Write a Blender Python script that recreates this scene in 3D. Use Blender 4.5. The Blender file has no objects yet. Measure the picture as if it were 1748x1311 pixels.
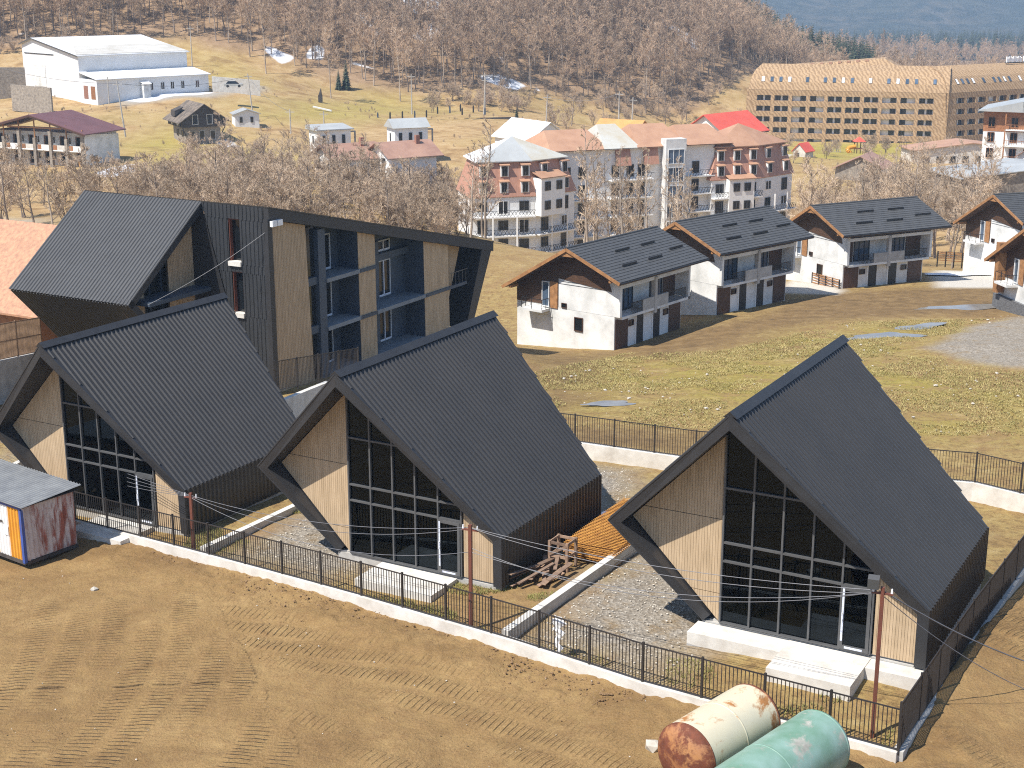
import bpy, bmesh, math, random
import numpy as np
from mathutils import Vector, Matrix
random.seed(7); rng = np.random.default_rng(7)
RAD = math.radians
SC = bpy.context.scene; COL = SC.collection
# ---------------------------------------------------------------- camera, sky, sun, exposure
CAM_H, PITCH, FPX, CXP, CYP = 20.8, RAD(15.42), 2520.0, 874.0, 655.5
cd = bpy.data.cameras.new('camera'); cam = bpy.data.objects.new('camera', cd); COL.objects.link(cam)
cam.location = (0, 0, CAM_H); cam.rotation_euler = (math.pi/2 - PITCH, 0, 0)
cd.sensor_width = 36; cd.lens = FPX/1748*36; cd.clip_start = .5; cd.clip_end = 30000
SC.camera = cam
HAZE = 2.3e-4
SUN_AZ, SUN_EL = RAD(55), RAD(56)            # direction in which the light travels, and its height
w = bpy.data.worlds.new('World'); SC.world = w; w.use_nodes = True
sky = w.node_tree.nodes.new('ShaderNodeTexSky'); sky.sky_type = 'NISHITA'; sky.sun_disc = False
sky.sun_elevation = SUN_EL; sky.sun_rotation = SUN_AZ + math.pi; sky.altitude = 1700; sky.dust_density = .6
bg = w.node_tree.nodes['Background']; bg.inputs['Strength'].default_value = .12
w.node_tree.links.new(sky.outputs[0], bg.inputs[0])
sl = bpy.data.lights.new('sun', 'SUN'); sl.energy = 4.6; sl.angle = RAD(.53); sl.color = (1, .955, .885)
so = bpy.data.objects.new('sun', sl); COL.objects.link(so)
so.rotation_euler = Vector((math.sin(SUN_AZ)*math.cos(SUN_EL), math.cos(SUN_AZ)*math.cos(SUN_EL), -math.sin(SUN_EL))).to_track_quat('-Z', 'Y').to_euler()
so.location = (-30, 0, 60)
SC.view_settings.view_transform = 'Standard'; SC.view_settings.look = 'None'
SC.view_settings.exposure = 0.70; SC.view_settings.gamma = 1
SC.cycles.max_bounces = 6; SC.cycles.diffuse_bounces = 3; SC.cycles.glossy_bounces = 3
SC.cycles.transparent_max_bounces = 16; SC.cycles.volume_bounces = 0; SC.cycles.sample_clamp_indirect = 4
SC.cycles.use_denoising = False; SC.cycles.filter_width = 1.1
# ---------------------------------------------------------------- survey: from a sighted direction and a distance to a point in the place
_c, _s = math.cos(PITCH), math.sin(PITCH)
def sight(px, py):
    u, v = (px-CXP)/FPX, -(py-CYP)/FPX
    return Vector((u, _c+v*_s, -_s+v*_c))
CO = Vector((0, 0, CAM_H))
def at(px, py, d): return CO + sight(px, py)*d
def onz(px, py, z):
    r = sight(px, py); return CO + r*((z-CAM_H)/r.z)
# ---------------------------------------------------------------- mesh builder
class MB:
    def __init__(s): s.v = []; s.f = []; s.m = []; s.mi = 0
    def poly(s, pts):
        n = len(s.v); s.v += [tuple(p) for p in pts]; s.f.append(tuple(range(n, n+len(pts)))); s.m.append(s.mi); return s
    def hexa(s, p):                       # 8 points: 4 bottom (ccw), 4 top
        n = len(s.v); s.v += [tuple(q) for q in p]
        for f in ((3,2,1,0),(4,5,6,7),(0,1,5,4),(1,2,6,5),(2,3,7,6),(3,0,4,7)):
            s.f.append(tuple(n+i for i in f)); s.m.append(s.mi)
        return s
    def box(s, x0, y0, z0, x1, y1, z1):
        return s.hexa([(x0,y0,z0),(x1,y0,z0),(x1,y1,z0),(x0,y1,z0),(x0,y0,z1),(x1,y0,z1),(x1,y1,z1),(x0,y1,z1)])
    def prism(s, pts, vec):
        n = len(s.v); k = len(pts); vec = Vector(vec)
        s.v += [tuple(p) for p in pts] + [tuple(Vector(p)+vec) for p in pts]
        s.f += [tuple(range(n+k-1, n-1, -1)), tuple(range(n+k, n+2*k))]; s.m += [s.mi]*2
        for i in range(k):
            j = (i+1) % k; s.f.append((n+i, n+j, n+k+j, n+k+i)); s.m.append(s.mi)
        return s
    def bar(s, p, q, w, h=None, up=(0,0,1)):
        p, q = Vector(p), Vector(q); h = w if h is None else h
        d = (q-p).normalized(); up = Vector(up)
        if abs(d.dot(up)) > .98: up = Vector((1,0,0))
        a = d.cross(up).normalized()*(w/2); b = a.cross(d).normalized()*(h/2)
        return s.hexa([p-a-b, p+a-b, q+a-b, q-a-b, p-a+b, p+a+b, q+a+b, q-a+b])
    def tube(s, p, q, r0, r1=None, n=6, cap=True):
        p, q = Vector(p), Vector(q); r1 = r0 if r1 is None else r1
        d = (q-p).normalized(); up = Vector((0,0,1)) if abs(d.z) < .95 else Vector((1,0,0))
        a = d.cross(up).normalized(); b = a.cross(d)
        k = len(s.v)
        for c0, r in ((p, r0), (q, r1)):
            for i in range(n):
                t = 2*math.pi*i/n; s.v.append(tuple(c0 + a*(r*math.cos(t)) + b*(r*math.sin(t))))
        for i in range(n):
            j = (i+1) % n; s.f.append((k+i, k+j, k+n+j, k+n+i)); s.m.append(s.mi)
        if cap: s.f += [tuple(range(k+n-1, k-1, -1)), tuple(range(k+n, k+2*n))]; s.m += [s.mi]*2
        return s
    def mesh(s, name, mats, smooth=False):
        me = bpy.data.meshes.new(name); me.from_pydata(s.v, [], s.f)
        for m in (mats if isinstance(mats, (list, tuple)) else [mats]): me.materials.append(m)
        if max(s.m, default=0) > 0: me.polygons.foreach_set('material_index', s.m)
        if smooth: me.polygons.foreach_set('use_smooth', [True]*len(s.f))
        me.update(); return me
    def build(s, name, mats, parent=None, smooth=False, loc=None, kind=None):
        return link(name, s.mesh(name, mats, smooth), parent, loc, kind=kind)
def link(name, me, parent=None, loc=None, rot=None, kind=None, scale=None):
    o = bpy.data.objects.new(name, me); COL.objects.link(o)
    if parent is not None: o.parent = parent
    if loc is not None: o.location = loc
    if rot is not None: o.rotation_euler = rot
    if scale is not None: o.scale = scale
    if kind: o['kind'] = kind
    return o
def tag(o, label, cat, group=None, kind=None):
    o['label'] = label; o['category'] = cat
    if group: o['group'] = group
    if kind: o['kind'] = kind
    return o
def thing(name, label, cat, loc=(0,0,0), rz=0, group=None):
    o = bpy.data.objects.new(name, None); COL.objects.link(o); o.location = loc; o.rotation_euler = (0,0,rz)
    o.empty_display_size = .3
    return tag(o, label, cat, group)
KIDS = None
def copy_tree(o, parent=None):
    c = o.copy(); COL.objects.link(c); c.parent = parent
    for ch in list(o.children): copy_tree(ch, c)
    return c
def clip(poly, a, b, c):                  # keep a*x+b*y<=c
    out = []
    for i in range(len(poly)):
        p, q = poly[i], poly[(i+1) % len(poly)]
        dp, dq = a*p[0]+b*p[1]-c, a*q[0]+b*q[1]-c
        if dp <= 0: out.append(p)
        if (dp < 0 < dq) or (dq < 0 < dp):
            t = dp/(dp-dq); out.append((p[0]+(q[0]-p[0])*t, p[1]+(q[1]-p[1])*t))
    return out
def area(poly): return abs(sum(poly[i][0]*poly[(i+1)%len(poly)][1]-poly[(i+1)%len(poly)][0]*poly[i][1] for i in range(len(poly))))/2
# ---------------------------------------------------------------- materials
def ramp(nt, fac, stops):
    r = nt.nodes.new('ShaderNodeValToRGB'); e = r.color_ramp.elements
    e[0].position, e[0].color = stops[0][0], (*stops[0][1], 1); e[1].position, e[1].color = stops[-1][0], (*stops[-1][1], 1)
    for p, c in stops[1:-1]: x = e.new(p); x.color = (*c, 1)
    nt.links.new(fac, r.inputs[0]); return r.outputs[0]
def noise(nt, vec, scale, detail=4, rough=.6, dist=0):
    n = nt.nodes.new('ShaderNodeTexNoise'); n.inputs['Scale'].default_value = scale; n.inputs['Detail'].default_value = detail
    n.inputs['Roughness'].default_value = rough; n.inputs['Distortion'].default_value = dist
    nt.links.new(vec, n.inputs['Vector']); return n.outputs[0]
def math_n(nt, op, a, b=None, clampv=False):
    m = nt.nodes.new('ShaderNodeMath'); m.operation = op; m.use_clamp = clampv
    for i, x in enumerate((a, b)):
        if x is None: continue
        if isinstance(x, (int, float)): m.inputs[i].default_value = x
        else: nt.links.new(x, m.inputs[i])
    return m.outputs[0]
def mixc(nt, fac, a, b):
    m = nt.nodes.new('ShaderNodeMix'); m.data_type = 'RGBA'
    for i, x in ((0, fac), (6, a), (7, b)):
        if isinstance(x, (int, float)): m.inputs[i].default_value = x
        elif isinstance(x, tuple): m.inputs[i].default_value = (*x, 1)
        else: nt.links.new(x, m.inputs[i])
    return m.outputs[2]
def vscale(nt, vec, sc):
    m = nt.nodes.new('ShaderNodeMapping'); m.inputs['Scale'].default_value = sc; nt.links.new(vec, m.inputs[0]); return m.outputs[0]
def objvec(nt):
    t = nt.nodes.new('ShaderNodeTexCoord'); i = nt.nodes.new('ShaderNodeObjectInfo')
    a = nt.nodes.new('ShaderNodeVectorMath'); a.operation = 'MULTIPLY_ADD'; a.inputs[0].default_value = (1,1,1)
    nt.links.new(i.outputs['Random'], a.inputs[0]); a.inputs[1].default_value = (37, 53, 71)
    nt.links.new(t.outputs['Object'], a.inputs[2]); return a.outputs[0], i.outputs['Random']
def newmat(name):
    m = bpy.data.materials.new(name); m.use_nodes = True; nt = m.node_tree
    return m, nt, nt.nodes['Principled BSDF']
def bump(nt, bs, h, strength=.3, dist=.02):
    b = nt.nodes.new('ShaderNodeBump'); b.inputs['Strength'].default_value = strength; b.inputs['Distance'].default_value = dist
    nt.links.new(h, b.inputs['Height']); nt.links.new(b.outputs[0], bs.inputs['Normal'])
def mat(name, col, col2=None, rough=.7, scale=3, stretch=(1,1,1), bmp=.15, bscale=None, metal=0, spec=.5, lo=.35, hi=.65, tone=.12, fine=None):
    m, nt, bs = newmat(name); v, rnd = objvec(nt)
    if col2 is None: col2 = tuple(c*.72 for c in col)
    vs = vscale(nt, v, stretch)
    n = noise(nt, vs, scale, 6, .62)
    c = ramp(nt, n, [(lo, col2), (hi, col)])
    # tone: every piece a little lighter or darker
    h = nt.nodes.new('ShaderNodeHueSaturation'); nt.links.new(c, h.inputs['Color'])
    val = math_n(nt, 'ADD', math_n(nt, 'MULTIPLY', rnd, 2*tone), 1-tone)
    nt.links.new(val, h.inputs['Value']); nt.links.new(h.outputs[0], bs.inputs['Base Color'])
    bs.inputs['Roughness'].default_value = rough; bs.inputs['Metallic'].default_value = metal
    bs.inputs['Specular IOR Level'].default_value = spec
    if bmp: bump(nt, bs, noise(nt, vs, bscale or scale*6, 5, .7), bmp)
    return m
M = {}
M['black_metal'] = mat('black_metal', (.041,.038,.035), (.034,.032,.030), .34, .5, bmp=0, spec=.5, tone=.05)
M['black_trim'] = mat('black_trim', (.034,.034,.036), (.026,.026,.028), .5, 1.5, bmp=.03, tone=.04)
M['grey_metal'] = mat('grey_metal', (.085,.084,.083), (.074,.073,.072), .38, .6, bmp=0, tone=.05)
M['dark_rib'] = mat('dark_rib', (.040,.042,.046), (.030,.032,.035), .5, 1, bmp=.03, tone=.05)
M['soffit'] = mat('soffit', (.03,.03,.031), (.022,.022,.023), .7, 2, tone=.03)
M['slat'] = mat('slat', (.56,.41,.255), (.43,.31,.185), .62, 5, (1,1,.15), .2, 30, tone=.08)
M['slat_back'] = mat('slat_back', (.14,.10,.065), None, .8, 4)
M['mullion'] = mat('mullion', (.10,.10,.10), (.08,.08,.08), .4, 2, bmp=0, tone=.05)
M['film'] = mat('film', (.70,.74,.82), (.35,.35,.5), .5, 9, (1,1,3), 0, lo=.3, hi=.5)
M['concrete'] = mat('concrete', (.50,.48,.44), (.36,.34,.31), .85, 1.6, bmp=.25, bscale=14, tone=.06)
M['pale_concrete'] = mat('pale_concrete', (.70,.67,.61), (.50,.46,.40), .85, 1.3, bmp=.25, bscale=12, tone=.05, lo=.3)
M['navy'] = mat('navy', (.055,.078,.11), (.045,.064,.092), .55, 1.5, bmp=.05, tone=.05)
M['pale_frame'] = mat('pale_frame', (.50,.55,.60), (.40,.44,.48), .4, 2, bmp=0)
M['slab_grey'] = mat('slab_grey', (.24,.265,.29), (.18,.20,.22), .7, 1.5, bmp=.1)
M['fence'] = mat('fence', (.038,.032,.030), (.028,.024,.022), .5, 3, bmp=.02, tone=.1)
M['rust_pole'] = mat('rust_pole', (.20,.062,.036), (.13,.045,.028), .65, 4, (1,1,.3), .1)
M['rebar'] = mat('rebar', (.54,.27,.05), (.33,.14,.03), .8, 4, bmp=.1, tone=.25)
M['plank'] = mat('plank', (.36,.24,.16), (.20,.125,.085), .8, 3, (1,1,1), .2, 30, tone=.35)
M['white_paint'] = mat('white_paint', (.83,.82,.79), (.72,.71,.68), .7, 1.0, bmp=.08, tone=.04, lo=.25)
M['white_metal'] = mat('white_metal', (.80,.80,.80), (.70,.70,.69), .45, .35, bmp=.03, tone=.02)
M['dirty_white_roof'] = mat('dirty_white_roof', (.62,.60,.55), (.47,.44,.38), .55, .25, bmp=.03, tone=.02)
M['plaster'] = mat('plaster', (.76,.75,.72), (.50,.50,.475), .88, .55, bmp=.18, bscale=18, tone=.04, lo=.3, hi=.6)
M['brown_board'] = mat('brown_board', (.105,.052,.028), (.062,.032,.018), .6, 2, (1,.3,4), .1, tone=.1)
M['brown_door'] = mat('brown_door', (.085,.038,.022), (.055,.026,.016), .55, 2, bmp=.08, tone=.06)
M['rafter'] = mat('rafter', (.42,.21,.085), (.26,.125,.05), .6, 3, (1,1,1), .1, tone=.1)
M['tile_roof'] = mat('tile_roof', (.078,.078,.077), (.060,.060,.060), .55, 2.2, bmp=.1, tone=.05)
M['dark_trim'] = mat('dark_trim', (.022,.022,.024), None, .5, 2, bmp=0)
M['red_mansard'] = mat('red_mansard', (.47,.25,.17), (.38,.19,.125), .55, .5, (6,6,.3), .08, tone=.04)
M['tan_roof'] = mat('tan_roof', (.47,.27,.165), (.39,.215,.13), .55, .4, bmp=.04, tone=.04)
M['grey_roof'] = mat('grey_roof', (.42,.43,.42), (.34,.345,.335), .4, .3, bmp=.04, tone=.04, lo=.3)
M['stained_roof'] = mat('stained_roof', (.55,.56,.53), (.46,.39,.27), .4, .22, bmp=.04, tone=.04, lo=.3)
M['maroon_roof'] = mat('maroon_roof', (.17,.075,.072), (.135,.06,.058), .5, .3, bmp=.04, tone=.03)
M['red_roof'] = mat('red_roof', (.74,.125,.075), (.62,.095,.06), .5, .3, bmp=.04, tone=.03)
M['pink_roof'] = mat('pink_roof', (.40,.235,.165), (.31,.175,.125), .6, .4, bmp=.08, tone=.05)
M['orange_roof'] = mat('orange_roof', (.50,.265,.15), (.32,.165,.10), .7, 3.5, bmp=.4, bscale=9, tone=.05)
M['yellow_roof'] = mat('yellow_roof', (.62,.33,.10), (.5,.26,.08), .6, .5, bmp=.05)
M['shingle'] = None
M['stone'] = mat('stone', (.36,.31,.25), (.20,.17,.14), .9, 2.2, bmp=.5, bscale=5, tone=.1)
M['slate_stone'] = mat('slate_stone', (.20,.20,.20), (.09,.09,.095), .85, 3, (1,1,4), .5, 8, tone=.15)
M['old_wood'] = mat('old_wood', (.085,.07,.06), (.045,.038,.034), .85, 2, (1,1,.3), .2, tone=.15)
M['old_roof'] = mat('old_roof', (.21,.165,.125), (.11,.088,.07), .85, .9, bmp=.3, lo=.4, hi=.6)
M['orange_wood'] = mat('orange_wood', (.36,.16,.065), (.24,.10,.042), .65, 2, bmp=.1, tone=.15)
M['grey_pole'] = mat('grey_pole', (.48,.45,.40), (.38,.35,.31), .8, 2, bmp=.1, tone=.1)
M['stone_white'] = mat('stone_white', (.58,.53,.45), (.40,.355,.29), .9, 2, bmp=.3, tone=.2)
M['cable'] = mat('cable', (.15,.15,.16), (.11,.11,.12), .5, 2, bmp=0)
M['lamp_white'] = mat('lamp_white', (.9,.9,.9), (.85,.85,.85), .2, 1, bmp=0)
M['brick'] = mat('brick', (.36,.17,.11), (.26,.12,.08), .85, 3, bmp=.2)
M['bark'] = mat('bark', (.30,.235,.185), (.16,.125,.10), .9, 1.5, (1,1,.3), .3, tone=.3)
M['bark_pale'] = mat('bark_pale', (.44,.36,.28), (.25,.20,.155), .9, 1.5, (1,1,.3), .3, tone=.25)
M['twig'] = mat('twig', (.57,.41,.275), (.39,.28,.19), .9, .35, bmp=0, tone=.22)
M['twig_grey'] = mat('twig_grey', (.58,.445,.31), (.40,.30,.21), .9, .5, bmp=0, tone=.22)
M['needle'] = mat('needle', (.045,.062,.026), (.022,.034,.018), .8, .8, bmp=0, tone=.25)
M['snow'] = mat('snow', (.86,.88,.92), (.74,.77,.82), .6, 1.5, bmp=.3, bscale=5, tone=.02)
def glassmat(name, tint, ior=1.5, refl=1.0, rough=.012):
    m, nt, bs = newmat(name); nt.nodes.remove(bs)
    out = nt.nodes['Material Output']; fr = nt.nodes.new('ShaderNodeFresnel'); fr.inputs[0].default_value = ior
    t = nt.nodes.new('ShaderNodeBsdfTransparent'); t.inputs[0].default_value = (*tint, 1)
    g = nt.nodes.new('ShaderNodeBsdfGlossy'); g.inputs['Roughness'].default_value = rough; g.inputs[0].default_value = (*(refl if isinstance(refl, tuple) else (refl,)*3), 1)
    mx = nt.nodes.new('ShaderNodeMixShader')
    nt.links.new(fr.outputs[0], mx.inputs[0]); nt.links.new(t.outputs[0], mx.inputs[1]); nt.links.new(g.outputs[0], mx.inputs[2])
    nt.links.new(mx.outputs[0], out.inputs[0]); return m
M['glass'] = glassmat('glass', (.06,.072,.075), 1.42, (.60,.74,.88))
M['dark_glass'] = mat('dark_glass', (.012,.015,.018), (.008,.010,.012), .06, 1, bmp=0, spec=.6, tone=.1)
M['blue_glass'] = mat('blue_glass', (.10,.14,.20), (.05,.08,.12), .08, .6, bmp=0, tone=.3)
# ---------------------------------------------------------------- the lie of the land
def _hash(ix, iy, seed):
    n = (ix*374761393 + iy*668265263 + seed*1442695041) & 0xffffffff
    n = ((n ^ (n >> 13))*1274126177) & 0xffffffff
    return ((n ^ (n >> 16)) & 0xffff)/65535.0
def vnoise(x, y, seed=0):
    x = np.asarray(x, float); y = np.asarray(y, float)
    ix = np.floor(x).astype(np.int64); iy = np.floor(y).astype(np.int64); fx = x-ix; fy = y-iy
    fx = fx*fx*(3-2*fx); fy = fy*fy*(3-2*fy)
    a, b = _hash(ix, iy, seed), _hash(ix+1, iy, seed); c2, d = _hash(ix, iy+1, seed), _hash(ix+1, iy+1, seed)
    return (a*(1-fx)+b*fx)*(1-fy)+(c2*(1-fx)+d*fx)*fy
def fbm(x, y, sc, octv=4, seed=0):
    s, a, t = 0, 1, 0
    for k in range(octv):
        s = s + a*(vnoise(x/sc*2**k+17.3*k, y/sc*2**k-9.1*k, seed+k)-.5); t += a; a *= .5
    return s/t*2
ANCH = [(10.9,37.6,-.75),(4.2,42.3,-.95),(.2,45.5,-1.1),(-5.9,50.6,-1.5),(-11.4,54.7,-1.85),(-16.4,58.4,-2.15),(-18.3,59.7,-2.3),
 (0,30,-.8),(-12,37,-1.2),(-20,45,-1.9),(10,28,-.5),(22,30,-.4),(-32,50,-2.6),(-32,66,-2.9),(20,42,-.8),(32,52,-1.4),(0,10,-.3),(-40,20,-1),(40,15,0),
 (-12,64,-2.0),(-8,60,-1.75),(-1,56,-1.35),(2,52,-1.2),(8,49,-.6),(15,53,-1.1),(-22,68,-2.5),(12,58,-1.5),(9,43.0,-.5),(5.0,45.6,-.55),(11.6,41,-.5),(6.5,43.2,-.55),(-4,51.6,-1.3),(-1.5,50.4,-1.25),(-6.5,53,-1.35),(-17.5,60,-2.0),(-14,58.4,-1.95),
 (2.9,71,-2.6),(8.9,68,-2.5),(21,65.4,-2.5),(30,62,-2.3),(-3,75,-3.0),(-12,78,-3.6),(-20,80,-3.7),(-32,84,-3.6),
 (-16,92,-4.2),(-6,108,-5.2),(-30,98,-5.5),(-45,95,-5),(4,95,-5.4),(14,88,-4.1),(28,85,-3.6),(40,95,-4.5),(60,90,-3),
 (3,112,-7.9),(8,114,-7.9),(14,120,-7.9),(18,127,-7.9),(26,134,-8.1),(32,140,-8.3),(40,146,-8.6),(28,112,-6.3),(40,122,-7.1),(50,130,-7.8),(62,140,-8.4),(22,105,-5.7),(70,120,-7),
 (20,150,-9.5),(40,165,-11),(0,135,-11),(-12,130,-10.5),(-25,130,-10.5),(-45,130,-9.5),(70,170,-12)]
for p in [(30,380,204,),(-80,380,204),(150,360,190),(330,345,190),(500,340,195),(650,350,190),(760,400,180)]: ANCH.append(tuple(at(*p)))
for p in [(150,287,262),(30,290,262),(230,300,250),(330,243,300),(420,217,320),(300,168,340),(100,170,345),(-60,175,345),(570,292,270),(690,290,272),(470,270,275),(780,270,285),
  (560,168,385),(480,150,380),(700,203,355),(860,195,365),(960,215,345),(900,240,300),(640,230,320),
  (60,95,390),(200,85,400),(-80,100,390),(340,105,400),(480,120,405),(600,155,402),(720,165,408),(860,160,422),(960,172,432),(1060,195,438),(1180,200,452)]: ANCH.append(tuple(at(*p)))
for p in [(820,480,222),(1000,470,228),(1250,438,240),(1380,400,250),(1450,330,290),(1460,262,372),(1300,250,400),(1620,245,420),(1748,250,420),(1700,305,300),(1560,300,300),(1560,420,215),(1700,400,220),(1150,250,330),(1050,240,330)]: ANCH.append(tuple(at(*p)))
# the wooded hill and the far valley
ANCH += [(-190,430,22),(-100,445,14),(-50,455,10),(0,465,4),(50,480,-6),(100,500,-16),(160,540,-24),
 (-250,520,62),(-120,530,50),(-40,540,40),(20,550,27),(70,560,0),(110,600,-22),(170,640,-31),
 (-300,650,110),(-150,660,96),(-40,670,82),(40,680,52),(90,700,2),(150,740,-30),(210,760,-36),
 (-300,850,150),(-100,850,125),(60,860,25),(180,900,-38),(320,900,-42),(260,560,-26),(300,420,-24),(300,300,-18),(420,650,-30),(400,150,-5),(-300,200,-8),(-300,330,0)]
_A = np.array(ANCH, float)
_off = np.array([0, 300.0]); _P = (_A[:, :2]-_off)/300
def _tk(r2): return np.where(r2 > 0, r2*np.log(np.maximum(r2, 1e-12)), 0)
def _solve():
    n = len(_A); d2 = ((_P[:, None]-_P[None])**2).sum(-1)
    K = _tk(d2) + np.eye(n)*2e-4
    Q = np.hstack([np.ones((n,1)), _P]); L = np.zeros((n+3, n+3)); L[:n,:n] = K; L[:n,n:] = Q; L[n:,:n] = Q.T
    return np.linalg.solve(L, np.concatenate([_A[:, 2], np.zeros(3)]))
_W = _solve()
def height(x, y):
    x = np.atleast_1d(np.asarray(x, float)); y = np.atleast_1d(np.asarray(y, float)); shp = x.shape
    x = x.ravel(); y = y.ravel(); out = np.empty(len(x))
    for i in range(0, len(x), 40000):
        P = (np.stack([x[i:i+40000], y[i:i+40000]], 1)-_off)/300
        d2 = ((P[:, None]-_P[None])**2).sum(-1)
        out[i:i+40000] = _tk(d2)@_W[:-3] + _W[-3] + P@_W[-2:]
    # far beyond the hill the valley floor runs out level; the hill keeps its own height
    far = np.clip((y-880)/500, 0, 1); far = far*far*(3-2*far)
    fx = np.clip((np.abs(x)-420)/300, 0, 1)
    base = -42 - np.clip(y-900, 0, 3000)*.028
    hillback = np.where(x < 160, 120*np.clip((160-x)/260, 0, 1)*np.clip((1700-y)/800, 0, 1), 0)
    out = out*(1-far) + (base+hillback)*far
    out = out*(1-fx) + np.clip(out, -160, 150)*fx
    return out.reshape(shp)
def H1(x, y): return float(height([x], [y])[0])
def G(px, py, d0=30, d1=1500):               # where a sighted direction meets the ground
    r = sight(px, py); ds = np.concatenate([np.arange(d0, 500, .5), np.arange(500, d1, 4)])
    X, Y, Z = r.x*ds, r.y*ds, CAM_H+r.z*ds
    k = np.argmax(Z < height(X, Y))
    d = ds[k]; p = CO + r*float(d); p.z = H1(p.x, p.y); return p
def seg_dist(x, y, pts):
    best = np.full(x.shape, 1e9)
    for (a, b) in zip(pts[:-1], pts[1:]):
        dx, dy = b[0]-a[0], b[1]-a[1]; L = dx*dx+dy*dy
        t = np.clip(((x-a[0])*dx+(y-a[1])*dy)/L, 0, 1)
        best = np.minimum(best, np.hypot(x-a[0]-t*dx, y-a[1]-t*dy))
    return best
def inside(x, y, pts):
    r = np.zeros(x.shape, bool)
    for i in range(len(pts)):
        x0, y0 = pts[i][:2]; x1, y1 = pts[(i+1) % len(pts)][:2]
        c = ((y0 > y) != (y1 > y)) & (x < (x1-x0)*(y-y0)/((y1-y0) or 1e-9)+x0); r ^= c
    return r
def soft(x, y, pts, wd, wob=0, sc=3, seed=5):
    pts = [tuple(p)[:2] for p in pts]
    d = seg_dist(x, y, pts+[pts[0]]); d = np.where(inside(x, y, pts), d, -d)
    if wob: d = d + wob*fbm(x, y, sc, 4, seed)
    return np.clip(d/wd*.5+.5, 0, 1)
FENCE = [Vector(p)+Vector((0,0,.13)) for p in ((-18.9,60.1,-2.0),(-16.4,58.36,-1.9),(-11.39,54.71,-1.62),(-5.94,50.57,-1.28),(.22,45.53,-.85),(4.17,42.27,-.72),(10.95,37.6,-.5))]
RFENCE = [Vector(p)+Vector((0,0,.13)) for p in ((10.95,37.6,-.5),(15.45,45.5,-.75),(19.6,52.5,-1.0),(24.2,60.6,-1.5))]
BFENCE = [Vector(p)+Vector((0,0,.13)) for p in ((-2.2,74.5,-2.3),(2.85,71.1,-1.9),(8.87,67.9,-1.8),(21.0,63.6,-1.5),(24.2,60.6,-1.5),)]
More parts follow.
